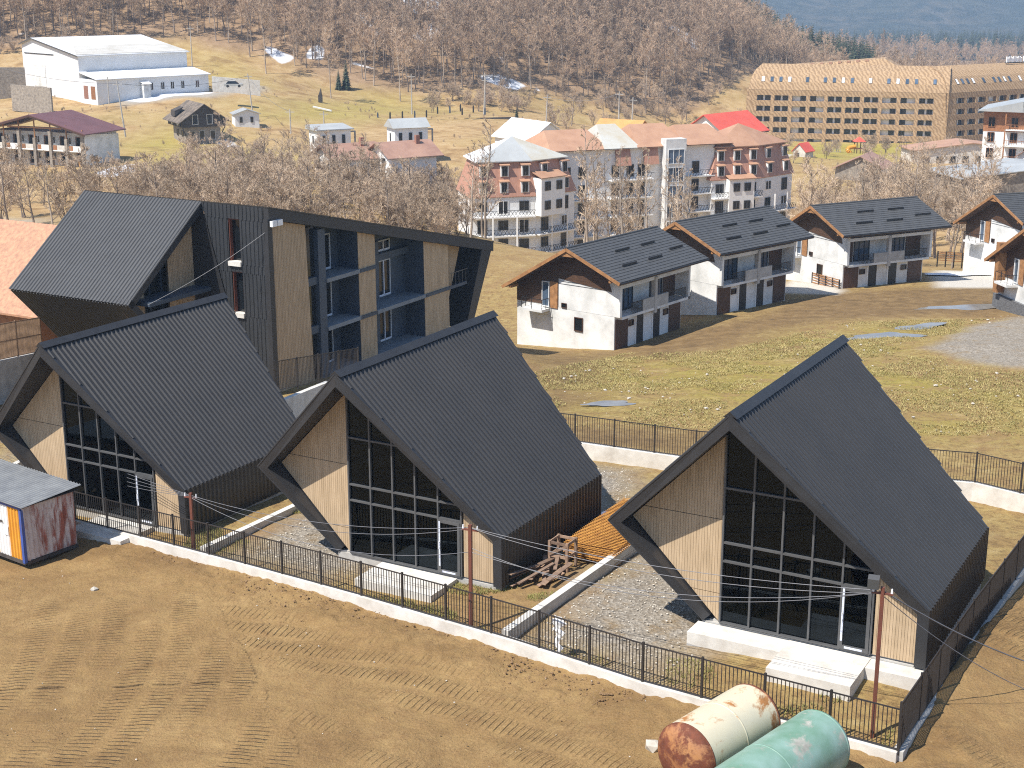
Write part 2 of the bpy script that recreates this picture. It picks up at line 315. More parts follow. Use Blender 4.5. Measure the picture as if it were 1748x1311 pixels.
def build_ground():
    def axis(parts):
        return np.concatenate(parts)
    def geo(a, b, s0, g):
        o = []; v = a; st = s0
        while v < b: o.append(v); v += st; st *= g
        return np.array(o)
    xs = axis([-geo(90, 6000, 4, 1.09)[::-1]-0, np.arange(-90, -26, .9), np.arange(-26, 17, .09), np.arange(17, 20, .2), np.arange(20, 90, .7), geo(90, 6000, 3, 1.08)])
    ys = axis([np.array([-1200,-600,-300,-120,-50,-10,8,18,26]), np.arange(31, 36, .25), np.arange(36, 60, .09), np.arange(60, 82, .25), np.arange(82, 160, .55), np.arange(160, 480, 2.2), geo(480, 9000, 3, 1.05)])
    xs = np.unique(np.round(xs, 3)); ys = np.unique(np.round(ys, 3))
    X, Y = np.meshgrid(xs, ys); Z = height(X, Y)
    nx, ny = len(xs), len(ys)
    near = (Y < 160) & (np.abs(X) < 95)
    fl = [(p.x, p.y) for p in FENCE]; rl = [(p.x, p.y) for p in RFENCE]
    plot = [(-40,74)]+fl+rl[1:]+[(22,62.5),(8.9,68),(2.9,71.2),(-3,75),(-20,80),(-40,84)]
    plotm = soft(X, Y, plot, .12)
    wild = near & (plotm < .5) & (Y < 66)
    mud = np.where(Y < 68, 1-plotm, 0)*np.clip((66-Y+np.clip(-X-18,0,30)*.4)/4, 0, 1)
    df = seg_dist(X, Y, fl)
    # clods thrown up against the kerb, hollows and caterpillar tracks
    sel = mud > .02
    x, y = X[sel], Y[sel]; z = np.zeros(x.shape)
    z += .16*fbm(x, y, 7, 3, 11) + .085*fbm(x, y, 1.6, 4, 12) + .032*fbm(x, y, .45, 3, 13)
    dd = df[sel]; z += -.06*np.exp(-(dd/1.2)**2)+(.16*np.exp(-((dd-1.6)/1.0)**2))*(.55+.9*fbm(x, y, 1.3, 4, 14)) + .07*np.exp(-(dd/2.4)**2)*np.abs(fbm(x, y, .5, 3, 15))*2
    # caterpillar tracks: bands side by side, turning about two far centres
    zone = (x+9+.35*(y-46)+2.5*fbm(x, y, 9, 3, 70))
    wt = np.zeros(x.shape); wph = np.zeros(x.shape)
    for k, (cx_, cy_, bw, sel_) in enumerate(((-46, 44, 1.3, zone < 0), (-22, 8, 1.2, zone >= 0))):
        rr = np.hypot(x-cx_, y-cy_)+.35*fbm(x, y, 11, 2, 20+k); an = np.arctan2(y-cy_, x-cx_) % (2*math.pi); bi = np.floor(rr/bw); fr = rr/bw-bi
        m = np.clip((.40-np.abs(fr-.5))/.16, 0, 1)*np.clip((fbm(x+bi*3.1, y-bi*2.3, 6.5, 3, 30+k)+.16)*3.2, 0, 1)*np.clip(np.abs(zone)/.5, 0, 1)
        ph = (an+1)*(bi+.5)*bw+.05*fbm(x, y, 2, 2, 60+k)+.09*np.abs(fr-.5)
        wt = np.where(sel_, m, wt); wph = np.where(sel_, ph, wph)
    z += -.022*wt
    wt = wt*np.clip((dd-1.2)/1.5, 0, 1)
    Z[sel] += z*mud[sel]; TP = np.zeros(X.shape); TM = np.zeros(X.shape); TP[sel] = wph; TM[sel] = wt
    sel2 = near & ~sel
    Z[sel2] += .10*fbm(X[sel2], Y[sel2], 5, 4, 41) + .03*fbm(X[sel2], Y[sel2], .8, 3, 42)
    f = (Y > 160); Z[f] += np.clip((Y[f]-160)/200, 0, 1)*(.9*fbm(X[f], Y[f], 16, 5, 43))
    # ---- what covers the ground
    gravel = np.zeros(X.shape); pave = np.zeros(X.shape); snow = np.zeros(X.shape); bank = np.zeros(X.shape); green = np.zeros(X.shape); forest = np.zeros(X.shape); road = np.zeros(X.shape)
    n0 = near
    def put(dst, pts, wd, wob=0, sc=3, seed=5, val=1.0, reg=None):
        r = n0 if reg is None else reg
        dst[r] = np.maximum(dst[r], val*soft(X[r], Y[r], pts, wd, wob, sc, seed))
    gp = lambda L: [G(*p) for p in L]
    put(gravel, [(.6,46.3),(5.0,54.8),(7.5,61),(14,64),(19,58),(14,50),(7,45.6),(5.2,43.8),(4.6,42.4)], 1.2, 1.1, 2.5)
    put(gravel, [(-11.2,55.4),(-8.6,60.6),(-3,71.5),(6,68.4),(4.5,56),(-2,54.6),(-6.4,53.2),(-7.4,52.6)], 1.2, 1.1, 2.5, 6)
    put(gravel, [(-26,72),(-19,63),(-14,72),(-8,77),(-24,82)], 2, 1.5, 3, 8, .8)
    put(gravel, gp([(1585,600),(1640,565),(1748,540),(1830,545),(1860,640),(1748,632),(1660,622)]), .8, .9, 3, 9)
    HEAP = gp([(1590,600),(1650,568),(1748,548),(1830,548),(1860,640),(1748,630),(1660,618)])
    hp = soft(X[n0], Y[n0], HEAP, 6, 1.2, 3, 9); Z[n0] += .55*np.clip(hp*2-.6, 0, 1)*(.8+.5*fbm(X[n0], Y[n0], 2.2, 3, 77))
    put(bank, gp([(1060,596),(1180,560),(1262,545),(1400,500),(1700,490),(1748,500),(1748,545),(1600,540),(1400,548),(1230,592),(1150,612),(1050,612)]), 2.2, 1.8, 4)
    put(bank, gp([(900,600),(1060,600),(1010,650),(960,720),(1180,745),(1180,775),(980,760),(930,690)]), 2.2, 1.8, 4, 6, .9)
    put(pave, gp([(1325,500),(1350,480),(1420,488),(1440,497),(1425,505)]), .6)
    put(pave, gp([(1590,470),(1625,448),(1690,452),(1748,480),(1748,492),(1600,492)]), .8)
    reg = (Y > 160) & (Y < 420) & (np.abs(X) < 220)
    put(road, gp([(-60,372),(20,374),(62,378),(62,392),(0,392),(-60,392)]), 3, 0, reg=reg)
    put(road, gp([(200,172),(355,160),(450,150),(452,156),(360,167),(210,178)]), 2, 0, reg=reg)
    put(green, gp([(905,640),(1010,612),(1230,600),(1450,556),(1590,558),(1600,640),(1748,660),(1748,745),(1500,745),(1180,690),(1010,700)]), 6, 5, 6, 3)
    reg2 = (Y > 160) & (Y < 900) & (np.abs(X) < 420)
    for L, v in (([(210,250),(300,215),(345,255),(470,270),(470,300),(240,290)], 1), ([(430,195),(640,150),(760,190),(560,215)], .7), ([(1290,245),(1620,240),(1620,262),(1480,275),(1300,262)], 1.2), ([(330,90),(390,100),(460,150),(370,150)], .6)):
        put(green, gp(L), 12, 8, 14, 4, v, reg2)
    global WOOD
    FB = [at(*p) for p in ((-300,110,385),(-60,110,392),(60,88,398),(200,78,405),(330,85,415),(370,108,412),(480,118,412),(600,150,405),(720,160,410),(860,152,425),(960,165,435),(1060,190,440),(1180,195,455),(1280,190,490),(1480,150,640),(1748,110,820))]
    WOOD = [(p.x, p.y) for p in FB]
    fbx = np.array([p.x for p in FB]); fby = np.array([p.y for p in FB])
    yb = np.interp(X, fbx, fby)
    forest = np.clip((Y-yb)/8+.5+.5*fbm(X, Y, 12, 3, 51), 0, 1)*(Y > 300)
    sn = fbm(X*1.0, Y*.55, 26, 4, 61)
    yd = Y-yb
    snow = np.where(forest > .4, np.clip((sn-.33-.0016*np.abs(yd-45))*9, 0, 1)*np.clip((220-X)/60, 0, 1), 0)
    for L in ([(155,300),(170,288),(225,282),(232,292),(190,302)], [(180,172),(357,158),(372,160),(250,172)], [(365,240),(385,236),(410,250),(385,252)], [(1330,262),(1350,262),(1345,268)], [(590,100),(640,118),(660,126),(600,112)], [(800,130),(850,128),(905,148),(880,152)], [(600,20),(625,15),(660,60),(640,62)], [(700,60),(740,40),(760,55),(720,75)], [(450,80),(510,98),(480,108)], [(0,50),(30,45),(40,62),(5,70)]):
        try: put(snow, gp(L), 2.0, 1.2, 4, 3, 1, reg2)
        except Exception: pass
    put(snow, gp([(1000,905),(1030,880),(1040,900),(1022,930)]), .5, .4, 1, 3, 0)
    verts = np.stack([X.ravel(), Y.ravel(), Z.ravel()], 1).astype(np.float32)
    idx = np.arange(nx*ny).reshape(ny, nx)
    faces = np.stack([idx[:-1,:-1], idx[:-1,1:], idx[1:,1:], idx[1:,:-1]], -1).reshape(-1, 4)
    me = bpy.data.meshes.new('ground'); me.vertices.add(len(verts)); me.vertices.foreach_set('co', verts.ravel())
    me.loops.add(faces.size); me.loops.foreach_set('vertex_index', faces.ravel().astype(np.int32))
    me.polygons.add(len(faces)); me.polygons.foreach_set('loop_start', np.arange(0, faces.size, 4, dtype=np.int32)); me.polygons.foreach_set('loop_total', np.full(len(faces), 4, dtype=np.int32))
    me.polygons.foreach_set('use_smooth', np.ones(len(faces), bool)); me.update(calc_edges=True)
    def attr(n, arr):
        a = me.attributes.new(n, 'FLOAT', 'POINT'); a.data.foreach_set('value', np.clip(arr, 0, 1.3).ravel().astype(np.float32))
    hill = np.clip((Y-150)/60, 0, 1)
    a_ = me.attributes.new('tread_run', 'FLOAT', 'POINT'); a_.data.foreach_set('value', TP.ravel().astype(np.float32)); attr('tread', TM)
    for n, a in dict(mud=mud, gravel=gravel, bank=bank, pave=pave, green=green, forest=forest, snow=snow, hill=hill, road=road).items(): attr(n, a)
    me.materials.append(ground_mat()); o = link('ground', me); o['kind'] = 'structure'; return o
def ground_mat():
    m, nt, bs = newmat('earth'); L = nt.links
    tc = nt.nodes.new('ShaderNodeTexCoord'); v = tc.outputs['Object']
    def A(n): a = nt.nodes.new('ShaderNodeAttribute'); a.attribute_name = n; return a.outputs['Fac']
    n1 = noise(nt, v, .35, 8, .65); n2 = noise(nt, v, 2.2, 8, .7); n3 = noise(nt, v, 12, 4, .7); n4 = noise(nt, v, .06, 6, .6); n5 = noise(nt, v, .8, 7, .68, .4)
    mudc = mixc(nt, ramp(nt, n2, [(.3,(0,0,0)),(.7,(1,1,1))]), ramp(nt, n1, [(.3,(.26,.168,.08)),(.5,(.37,.25,.12)),(.68,(.48,.335,.168))]), ramp(nt, n3, [(.3,(.22,.132,.062)),(.7,(.44,.29,.15))]))
    dry = ramp(nt, n5, [(.28,(.22,.145,.07)),(.42,(.36,.245,.115)),(.56,(.41,.30,.135)),(.74,(.52,.40,.22))])
    grn = ramp(nt, n5, [(.26,(.27,.17,.08)),(.38,(.40,.28,.12)),(.50,(.35,.285,.085)),(.62,(.44,.345,.13)),(.76,(.54,.41,.22))])
    spk = ramp(nt, n3, [(.60,(0,0,0)),(.68,(1,1,1))])
    n6 = noise(nt, v, 3.2, 6, .75)
    dry = mixc(nt, ramp(nt, n6, [(.36,(.8,.8,.8)),(.5,(0,0,0))]), dry, (.17,.11,.055)); grn = mixc(nt, ramp(nt, n6, [(.38,(.75,.75,.75)),(.5,(0,0,0))]), grn, (.19,.135,.055)); grn = mixc(nt, math_n(nt, 'MULTIPLY', spk, .5), grn, (.50,.46,.16))
    dry = mixc(nt, math_n(nt, 'MULTIPLY', spk, .35), dry, (.55,.44,.27))
    hillc = ramp(nt, n1, [(.25,(.35,.225,.11)),(.45,(.48,.33,.175)),(.6,(.55,.40,.225)),(.8,(.64,.49,.30))])
    hillg = ramp(nt, n1, [(.25,(.32,.23,.09)),(.45,(.40,.335,.10)),(.65,(.46,.385,.12)),(.85,(.55,.43,.21))])
    big = noise(nt, v, .035, 7, .65); mid = noise(nt, v, .12, 7, .7, .5)
    hillc = mixc(nt, ramp(nt, mid, [(.34,(.85,.85,.85)),(.5,(0,0,0))]), hillc, (.25,.15,.075)); hillc = mixc(nt, ramp(nt, big, [(.45,(0,0,0)),(.62,(.45,.45,.45))]), hillc, (.42,.33,.14)); hillg = mixc(nt, ramp(nt, mid, [(.34,(.7,.7,.7)),(.5,(0,0,0))]), hillg, (.30,.205,.09))
    gm = math_n(nt, 'MULTIPLY', A('green'), ramp(nt, noise(nt, v, .16, 6, .7), [(.34,(0,0,0)),(.56,(1,1,1))]), True)
    gmh = math_n(nt, 'MULTIPLY', A('green'), ramp(nt, n4, [(.25,(.4,.4,.4)),(.6,(1,1,1))]), True)
    c = mixc(nt, gm, dry, grn)
    bare = ramp(nt, noise(nt, v, .11, 7, .7, .8), [(.37,(1,1,1)),(.47,(0,0,0))])
    c = mixc(nt, math_n(nt, 'MULTIPLY', bare, .8), c, ramp(nt, n2, [(.3,(.22,.135,.065)),(.7,(.42,.28,.15))]))
    c = mixc(nt, A('hill'), c, mixc(nt, gmh, hillc, hillg))
    vor = nt.nodes.new('ShaderNodeTexVoronoi'); vor.inputs['Scale'].default_value = 7.5; L.new(v, vor.inputs['Vector'])
    gr = mixc(nt, .5, ramp(nt, n3, [(.25,(.19,.155,.12)),(.5,(.34,.295,.235)),(.75,(.52,.47,.39))]), ramp(nt, vor.outputs['Color'], [(.2,(.22,.185,.145)),(.8,(.52,.47,.40))]))
    c = mixc(nt, math_n(nt, 'MULTIPLY', A('gravel'), ramp(nt, n5, [(.25,(.1,.1,.1)),(.48,(1,1,1))]), True), c, gr)
    c = mixc(nt, math_n(nt, 'MULTIPLY', A('bank'), .92), c, ramp(nt, n5, [(.3,(.14,.095,.05)),(.55,(.25,.165,.085)),(.75,(.34,.245,.13))]))
    damp = ramp(nt, noise(nt, v, .22, 7, .7, .6), [(.36,(1,1,1)),(.52,(0,0,0))])
    mudc = mixc(nt, math_n(nt, 'MULTIPLY', damp, .42), mudc, (.17,.10,.048))
    fl2 = ramp(nt, noise(nt, v, 5.5, 3, .6), [(.66,(0,0,0)),(.71,(1,1,1))])
    mudc = mixc(nt, math_n(nt, 'MULTIPLY', fl2, .4), mudc, (.52,.38,.20))
    c = mixc(nt, A('mud'), c, mudc)
    fl = ramp(nt, n1, [(.3,(.25,.17,.105)),(.5,(.37,.255,.16)),(.7,(.47,.335,.22))])
    c = mixc(nt, A('forest'), c, fl)
    c = mixc(nt, A('road'), c, (.42,.385,.33))
    c = mixc(nt, A('pave'), c, (.66,.62,.55))
    c = mixc(nt, ramp(nt, A('snow'), [(.4,(0,0,0)),(.6,(1,1,1))]), c, (.80,.82,.86))
    hs = nt.nodes.new('ShaderNodeHueSaturation'); hs.inputs['Value'].default_value = .81; hs.inputs['Saturation'].default_value = 1.10; L.new(c, hs.inputs['Color']); L.new(hs.outputs[0], bs.inputs['Base Color']); bs.inputs['Roughness'].default_value = .92; bs.inputs['Specular IOR Level'].default_value = .25
    hgt = math_n(nt, 'ADD', math_n(nt, 'MULTIPLY', n2, 1.25), math_n(nt, 'MULTIPLY', n3, .7))
    hgt = math_n(nt, 'ADD', hgt, math_n(nt, 'MULTIPLY', math_n(nt, 'MULTIPLY', vor.outputs['Distance'], A('gravel')), .8))
    ph = math_n(nt, 'FRACT', math_n(nt, 'DIVIDE', A('tread_run'), .235)); tri = math_n(nt, 'ABSOLUTE', math_n(nt, 'SUBTRACT', ph, .5))
    grv = math_n(nt, 'MULTIPLY', math_n(nt, 'MULTIPLY', ramp(nt, tri, [(.08,(0,0,0)),(.26,(1,1,1))]), A('tread')), math_n(nt, 'MULTIPLY', n1, 1.8))
    hgt = math_n(nt, 'ADD', hgt, grv)
    bump(nt, bs, hgt, .95, .09)
    return m
ground = build_ground()
# ---------------------------------------------------------------- ribbed sheet metal, slats, panes
def lerp(a, b, t): return Vector(a)*(1-t)+Vector(b)*t
def ribbed(mb, T0, T1, B0, B1, n, sp=.2, rw=.07, rh=.035, base=True):
    """Sheet between a top edge T0-T1 and a bottom edge B0-B1, ribs running from top to bottom across the first edge's direction."""
    T0, T1, B0, B1, n = map(Vector, (T0, T1, B0, B1, n)); n = n.normalized()
    if base: mb.poly([T0, B0, B1, T1])
    e = (T1-T0).normalized(); s = lambda p: (p-T0).dot(e)
    a0, a1, b0, b1 = 0, s(T1), s(B0), s(B1)
    lo, hi = min(a0, b0), max(a1, b1); k = lo+sp/2
    down = (B0-T0) - e*b0
    while k < hi:
        t0, t1 = 0.0, 1.0
        # front edge position at t: a0+(b0-a0)t <= k ; back: a1+(b1-a1)t >= k
        for f0, f1, sg in ((a0, b0, 1), (a1, b1, -1)):
            g0, g1 = sg*(k-f0), sg*(k-f1)
            if g0 < 0 and g1 < 0: t1 = -1; break
            if g0 < 0: t0 = max(t0, g0/(g0-g1))
            elif g1 < 0: t1 = min(t1, g0/(g0-g1))
        if t1 > t0+.01:
            p = T0+e*k+down*t0; q = T0+e*k+down*t1; w = e*(rw/2); w2 = e*(rw*.16); h = n*rh
            mb.poly([p-w, q-w, q-w2+h, p-w2+h]); mb.poly([p-w2+h, q-w2+h, q+w2+h, p+w2+h]); mb.poly([p+w2+h, q+w2+h, q+w, p+w])
            mb.poly([q-w, q+w, q+w2+h, q-w2+h]); mb.poly([p-w, p-w2+h, p+w2+h, p+w])
        k += sp
def isect(p, d, q, e):
    den = d[0]*e[1]-d[1]*e[0]; t = ((q[0]-p[0])*e[1]-(q[1]-p[1])*e[0])/den
    return (p[0]+d[0]*t, p[1]+d[1]*t)
def offset_chain(ch, t):
    ln = []
    for a, b in zip(ch[:-1], ch[1:]):
        d = (b[0]-a[0], b[1]-a[1]); L = math.hypot(*d); n = (-d[1]/L, d[0]/L)
        ln.append(((a[0]+n[0]*t, a[1]+n[1]*t), d))
    out = [ln[0][0]]
    for (p, d), (q, e) in zip(ln[:-1], ln[1:]): out.append(isect(p, d, q, e))
    p, d = ln[-1]; out.append((p[0]+d[0], p[1]+d[1])); return out
def slats(mb, poly, plane, w=.10, gap=.022, th=.03, seams=()):
    """Vertical slats filling a polygon (s,z); plane(s,z,out) gives the point in space."""
    s0, s1 = min(p[0] for p in poly), max(p[0] for p in poly); s = s0
    zs = [-1e3]+sorted(seams)+[1e3]
    while s < s1-.02:
        e = min(s+w, s1)
        for za, zb in zip(zs[:-1], zs[1:]):
            c = clip(clip(poly, -1, 0, -s), 1, 0, e); c = clip(clip(c, 0, -1, -(za+.012)), 0, 1, zb-.012)
            if len(c) >= 3 and area(c) > 1e-3:
                k = len(c); n = len(mb.v); mb.v += [tuple(plane(a, b, th)) for a, b in c]+[tuple(plane(a, b, 0)) for a, b in c]
                mb.f.append(tuple(range(n, n+k))); mb.m.append(mb.mi)
                for i in range(k): j = (i+1) % k; mb.f.append((n+i, n+k+i, n+k+j, n+j)); mb.m.append(mb.mi)
        s = e+gap
YAW = RAD(-29.15)
def diamond_house(loc, yaw, label, step, ledge):
    T = thing('gabled_house', label, 'house', loc, yaw, 'black houses with slanted walls')
    RB, R, A, L, B = (6.85,-.05), (6.85,1.90), (.64,7.70), (-3.80,3.19), (-.58,-.05)
    outer = [RB, R, A, L, B]; inner = offset_chain(outer, .34)
    fv = [-.10,-.14,-1.57,-.80,-.03]; bv = [8.3,8.3,10.2,9.2,8.3]
    P = lambda p, v: (p[0], v, p[1])
    m = MB()
    for i in range(4):
        o0, o1, n0, n1 = outer[i], outer[i+1], inner[i], inner[i+1]
        m.poly([P(o0,fv[i]), P(o1,fv[i+1]), P(n1,fv[i+1]), P(n0,fv[i])])
        m.poly([P(n0,fv[i]), P(n1,fv[i+1]), P(n1,bv[i+1]), P(n0,bv[i])])
        m.poly([P(o0,bv[i]), P(n0,bv[i]), P(n1,bv[i+1]), P(o1,bv[i+1])])
    m.poly([P(outer[0],fv[0]), P(inner[0],fv[0]), P(inner[0],bv[0]), P(outer[0],bv[0])])
    m.poly([P(outer[4],fv[4]), P(inner[4],fv[4]), P(inner[4],bv[4]), P(outer[4],bv[4])])
    # thin flashing line along the front edge
    for i in range(4): m.bar(P(outer[i],fv[i]+.06), P(outer[i+1],fv[i+1]+.06), .14, .05)
    m.build('frame', M['black_trim'], T)
    for nm, i, j, mt in (('roof_slope',2,1,'black_metal'), ('roof_slope',2,3,'black_metal'), ('slanted_wall',3,4,'black_metal'), ('side_wall',1,0,'black_metal')):
        m = MB(); a, b = outer[i], outer[j]
        nrm = Vector((-(b[1]-a[1]), 0, b[0]-a[0])); cen = Vector((1.2,0,2.5)); mid = Vector(((a[0]+b[0])/2,0,(a[1]+b[1])/2))
        if nrm.dot(mid-cen) < 0: nrm = -nrm
        nn = nrm.normalized()*.006
        ribbed(m, Vector(P(a,fv[i]+.1))+nn, Vector(P(a,bv[i]-.02))+nn, Vector(P(b,fv[j]+.1))+nn, Vector(P(b,bv[j]-.02))+nn, nrm, .262, .15, .06)
        m.build(nm, M[mt], T)
    m = MB(); r = Vector(P(A,0))
    m.prism([(A[0]-.25,fv[2]+.02,A[1]-.10),(A[0],fv[2]-.0,A[1]+.13),(A[0]+.25,fv[2]+.02,A[1]-.09),(A[0],fv[2]+.02,A[1]-.0)], (0, bv[2]-fv[2], 0))
    m.build('ridge_cap', M['black_trim'], T)
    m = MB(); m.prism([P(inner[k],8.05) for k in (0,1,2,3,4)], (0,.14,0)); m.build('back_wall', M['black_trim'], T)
    # timber cladding either side of the glazing
    ri = lambda u: inner[2][1]-(abs(u-inner[2][0]))*((inner[2][1]-inner[1][1])/(inner[1][0]-inner[2][0]) if u > inner[2][0] else (inner[2][1]-inner[3][1])/(inner[2][0]-inner[3][0]))
    pl = lambda s, z, o: (s, .06-o, z)
    left = [(inner[3][0]+.05, inner[3][1]), (-.06, .02), (-.02,.02), (-.02, ri(-.02)-.02)]
    right = [(5.16,.02),(6.48,.02),(6.48,ri(6.48)),(5.16,ri(5.16))]
    for pg, se in ((left,(1.0,3.62)), (right,())):
        m = MB(); slats(m, pg, pl, .088, .009, .024, se); o = m.build('timber_cladding', M['slat'], T, kind='stuff')
        m = MB(); m.prism([(p[0], .07, p[1]) for p in pg], (0,.08,0)); m.build('backing_board', M['slat_back'], T)
    # glazing
    gx = [0.0, 1.016, 2.032, 3.048, 4.064, 5.08]; gz = [.03, 2.2, 2.85, 4.75, 9]
    roof = [(-.02,0),(5.1,0),(5.1,ri(5.1)-.02),inner[2],(-.02,ri(-.02)-.02)]
    for i in range(5):
        for j in range(4):
            if i == 4 and j == 0: continue
            c = clip(clip(clip(clip(roof, -1,0,-(gx[i]+.02)), 1,0,gx[i+1]-.02), 0,-1,-(gz[j]+.02)), 0,1,gz[j+1]-.02)
            if len(c) >= 3 and area(c) > .02:
                m = MB(); m.poly([(p[0], .07+.004*random.uniform(-1,1)*(k % 2), p[1]) for k, p in enumerate(c)]); m.build('pane', M['glass'], T)
    for x in gx:
        zt = ri(x)-.01; m = MB(); m.box(x-.032, -.03, 0, x+.032, .1, zt); m.build('mullion', M['mullion'], T)
    for z in gz[1:4]:
        x0 = max(0, inner[2][0]-(inner[2][1]-z)/1.016) if z > 6.5 else 0.0
        x1 = min(5.08, inner[2][0]+(inner[2][1]-z)/.934-.02)
        m = MB(); m.box(x0+.03, -.022, z-.035, x1, .09, z+.035); m.build('transom', M['mullion'], T)
    m = MB(); m.box(0,-.04,-.02,5.08,.1,.03); m.build('bottom_rail', M['mullion'], T)
    # door in the last bay
    x0, x1 = gx[4]+.04, gx[5]-.04
    m = MB(); m.box(x0,-.06,.03,x0+.09,.05,2.16); m.box(x1-.11,-.06,.03,x1,.05,2.16); m.box(x0+.09,-.06,2.04,x1-.11,.05,2.16); m.box(x0+.09,-.06,.03,x1-.11,.05,.16)
    d = m.build('door', M['mullion'], T)
    m = MB(); m.poly([(x0+.08,0,.15),(x1-.1,0,.15),(x1-.1,0,2.05),(x0+.08,0,2.05)]); m.build('pane', M['glass'], d)
    m = MB(); m.box(x0+.012,-.066,.3,x0+.075,-.058,2.1); m.box(x0+.16,-.066,.06,x1-.2,-.058,.13); m.build('protective_film', M['film'], d)
    m = MB(); m.box(x0+.04,-.13,1.0,x0+.06,-.11,1.3); m.box(x0+.04,-.12,1.02,x0+.06,-.06,1.05); m.box(x0+.04,-.12,1.25,x0+.06,-.06,1.28); m.build('handle', M['lamp_white'], d)
    # inside
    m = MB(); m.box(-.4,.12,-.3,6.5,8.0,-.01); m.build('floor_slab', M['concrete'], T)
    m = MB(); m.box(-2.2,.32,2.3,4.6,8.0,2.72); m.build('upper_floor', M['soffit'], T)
    # base
    m = MB(); m.box(-.62,.02,-1.6,6.8,8.25,-.06); m.build('plinth', M['concrete'], T)
    if ledge:
        m = MB(); m.box(-.75,-1.0,-1.6,step[0],-.02,-.11); m.build('ledge', M['pale_concrete'], T)
        m = MB(); m.box(step[1],-.75,-1.6,6.9,-.02,-.11); m.build('ledge', M['pale_concrete'], T)
    m = MB(); m.box(step[0],-step[2],-1.6,step[1],-.03,-.085); m.build('step_slab', M['pale_concrete'], T)
    return T
diamond_house((-19.57,61.66,-1.78), RAD(-29.7), 'black house with glazed front next to the rusty painted container', (1.9,4.9,2.0), False)
diamond_house((-6.33,54.17,-1.01), YAW, 'middle black house with the stack of rusty steel mesh along its side wall', (1.5,4.9,1.9), False)
diamond_house((6.94,45.48,0.0), YAW, 'black house with a long concrete ledge in front, inside the fence corner', (2.45,5.15,2.3), True)
